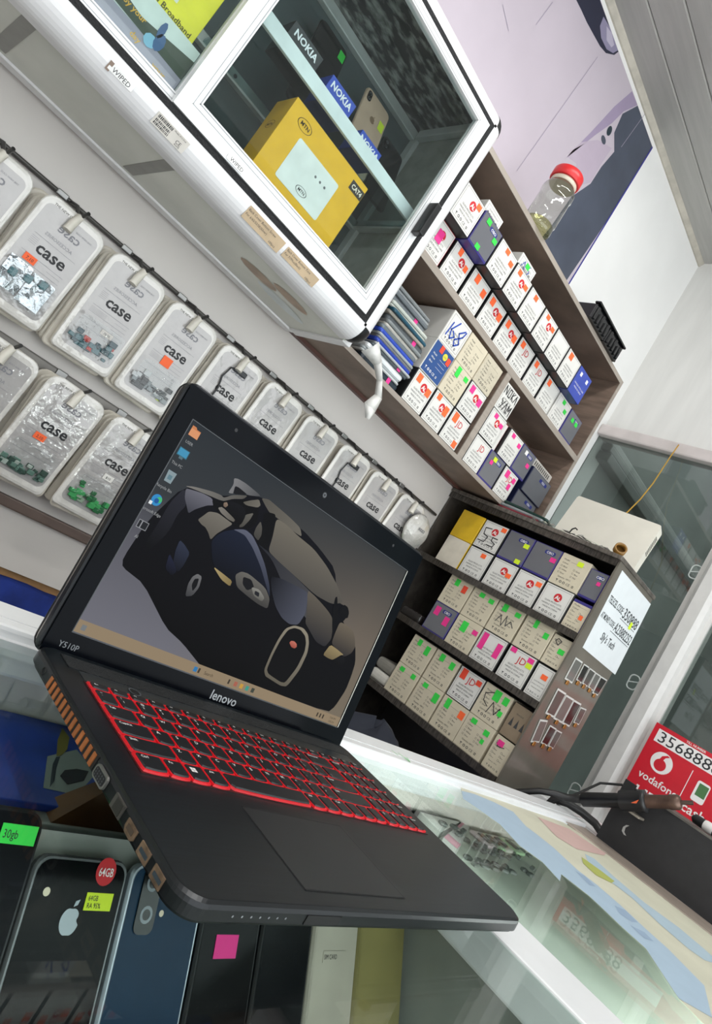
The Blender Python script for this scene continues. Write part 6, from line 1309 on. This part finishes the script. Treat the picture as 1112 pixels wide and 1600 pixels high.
MB().lathe([(0.0045, Lg * 0.89), (0.0045, Lg * 1.0)], a0, ax, 12).build('tip', mat('burnt_tip', '5A4A44', 0.4, 0.6), g)
c = at(0.54); MB().poly([c + Vector((-0.0216, 0.006, -0.012)), c + Vector((-0.0218, -0.004, -0.006)), c + Vector((-0.0222, -0.005, 0.004))]).build('warning_mark', flat('C8562E'), g)
T = thing('cable', 'thick black cable from the handpiece down behind the counter', 'cable', (1.5, 0.66, -0.2))
MB().tube([a0 + ax * 0.002, a0 - ax * 0.03 + Vector((0, 0.004, 0)), Vector((1.60, 0.625, -0.172)), Vector((1.58, 0.650, -0.186)), Vector((1.56, 0.69, -0.22)), Vector((1.54, 0.72, -0.30))], [0.009, 0.0085, 0.0075, 0.007, 0.007, 0.007], 10).build('cord', mat('cable_black', '1C1C1D', 0.45), T)
T = thing('cable', 'thin black wire looping behind the hot air station', 'cable', (1.7, 0.58, -0.15))
MB().tube([(1.69, 0.54, -0.075), (1.68, 0.58, -0.10), (1.655, 0.605, -0.150), (1.64, 0.63, -0.187), (1.63, 0.66, -0.25)], 0.0028, 8).build('cord', MATS['cable_black'], T)
T = thing('cable', 'fat black cable lying at the foot of the station', 'cable', (1.67, 0.56, -0.2))
MB().tube([(1.70, 0.536, -0.19), (1.70, 0.556, -0.182), (1.68, 0.585, -0.178), (1.655, 0.612, -0.178), (1.645, 0.640, -0.190), (1.640, 0.655, -0.25)], 0.009, 8).build('cord', MATS['cable_black'], T)
T = thing('soldering_pen', 'black soldering pen lying on top of the station', 'tool', (1.72, 0.30, -0.06))
p0, p1 = Vector((1.72, 0.40, -0.0490)), Vector((1.70, 0.20, -0.0490)); d = (p1 - p0); ll = d.length; d.normalize()
MB().lathe([(0.004, 0), (0.010, 0.006), (0.011, 0.05), (0.0115, 0.09), (0.0115, 0.105), (0.008, 0.108)], p0, d, 16).build('grip', BLACK_PL, T)
MB().lathe([(0.008, 0.108), (0.008, 0.124), (0.006, 0.126), (0.004, 0.16), (0.0008, 0.18)], p0, d, 14).build('tip', SIL, T)
MB().lathe([(0.0104, 0.026), (0.0114, 0.03), (0.0114, 0.045), (0.0108, 0.048)], p0, d, 16).build('band', flat('D9D5D2'), T)
T = thing('base_plate', 'white metal plate with a screw at the foot of the post', 'plate', (1.75, 0.64, -0.2))
MB().cbox((1.662, 0.617, -0.232), (1.95, 0.70, -0.1985), 0.003).build('plate', WHITE_AL, T)
MB().lathe([(0.007, 0), (0.007, 0.002), (0.004, 0.003)], (1.675, 0.633, -0.1984), (0, 0, 1), 12).build('screw', SC, T)
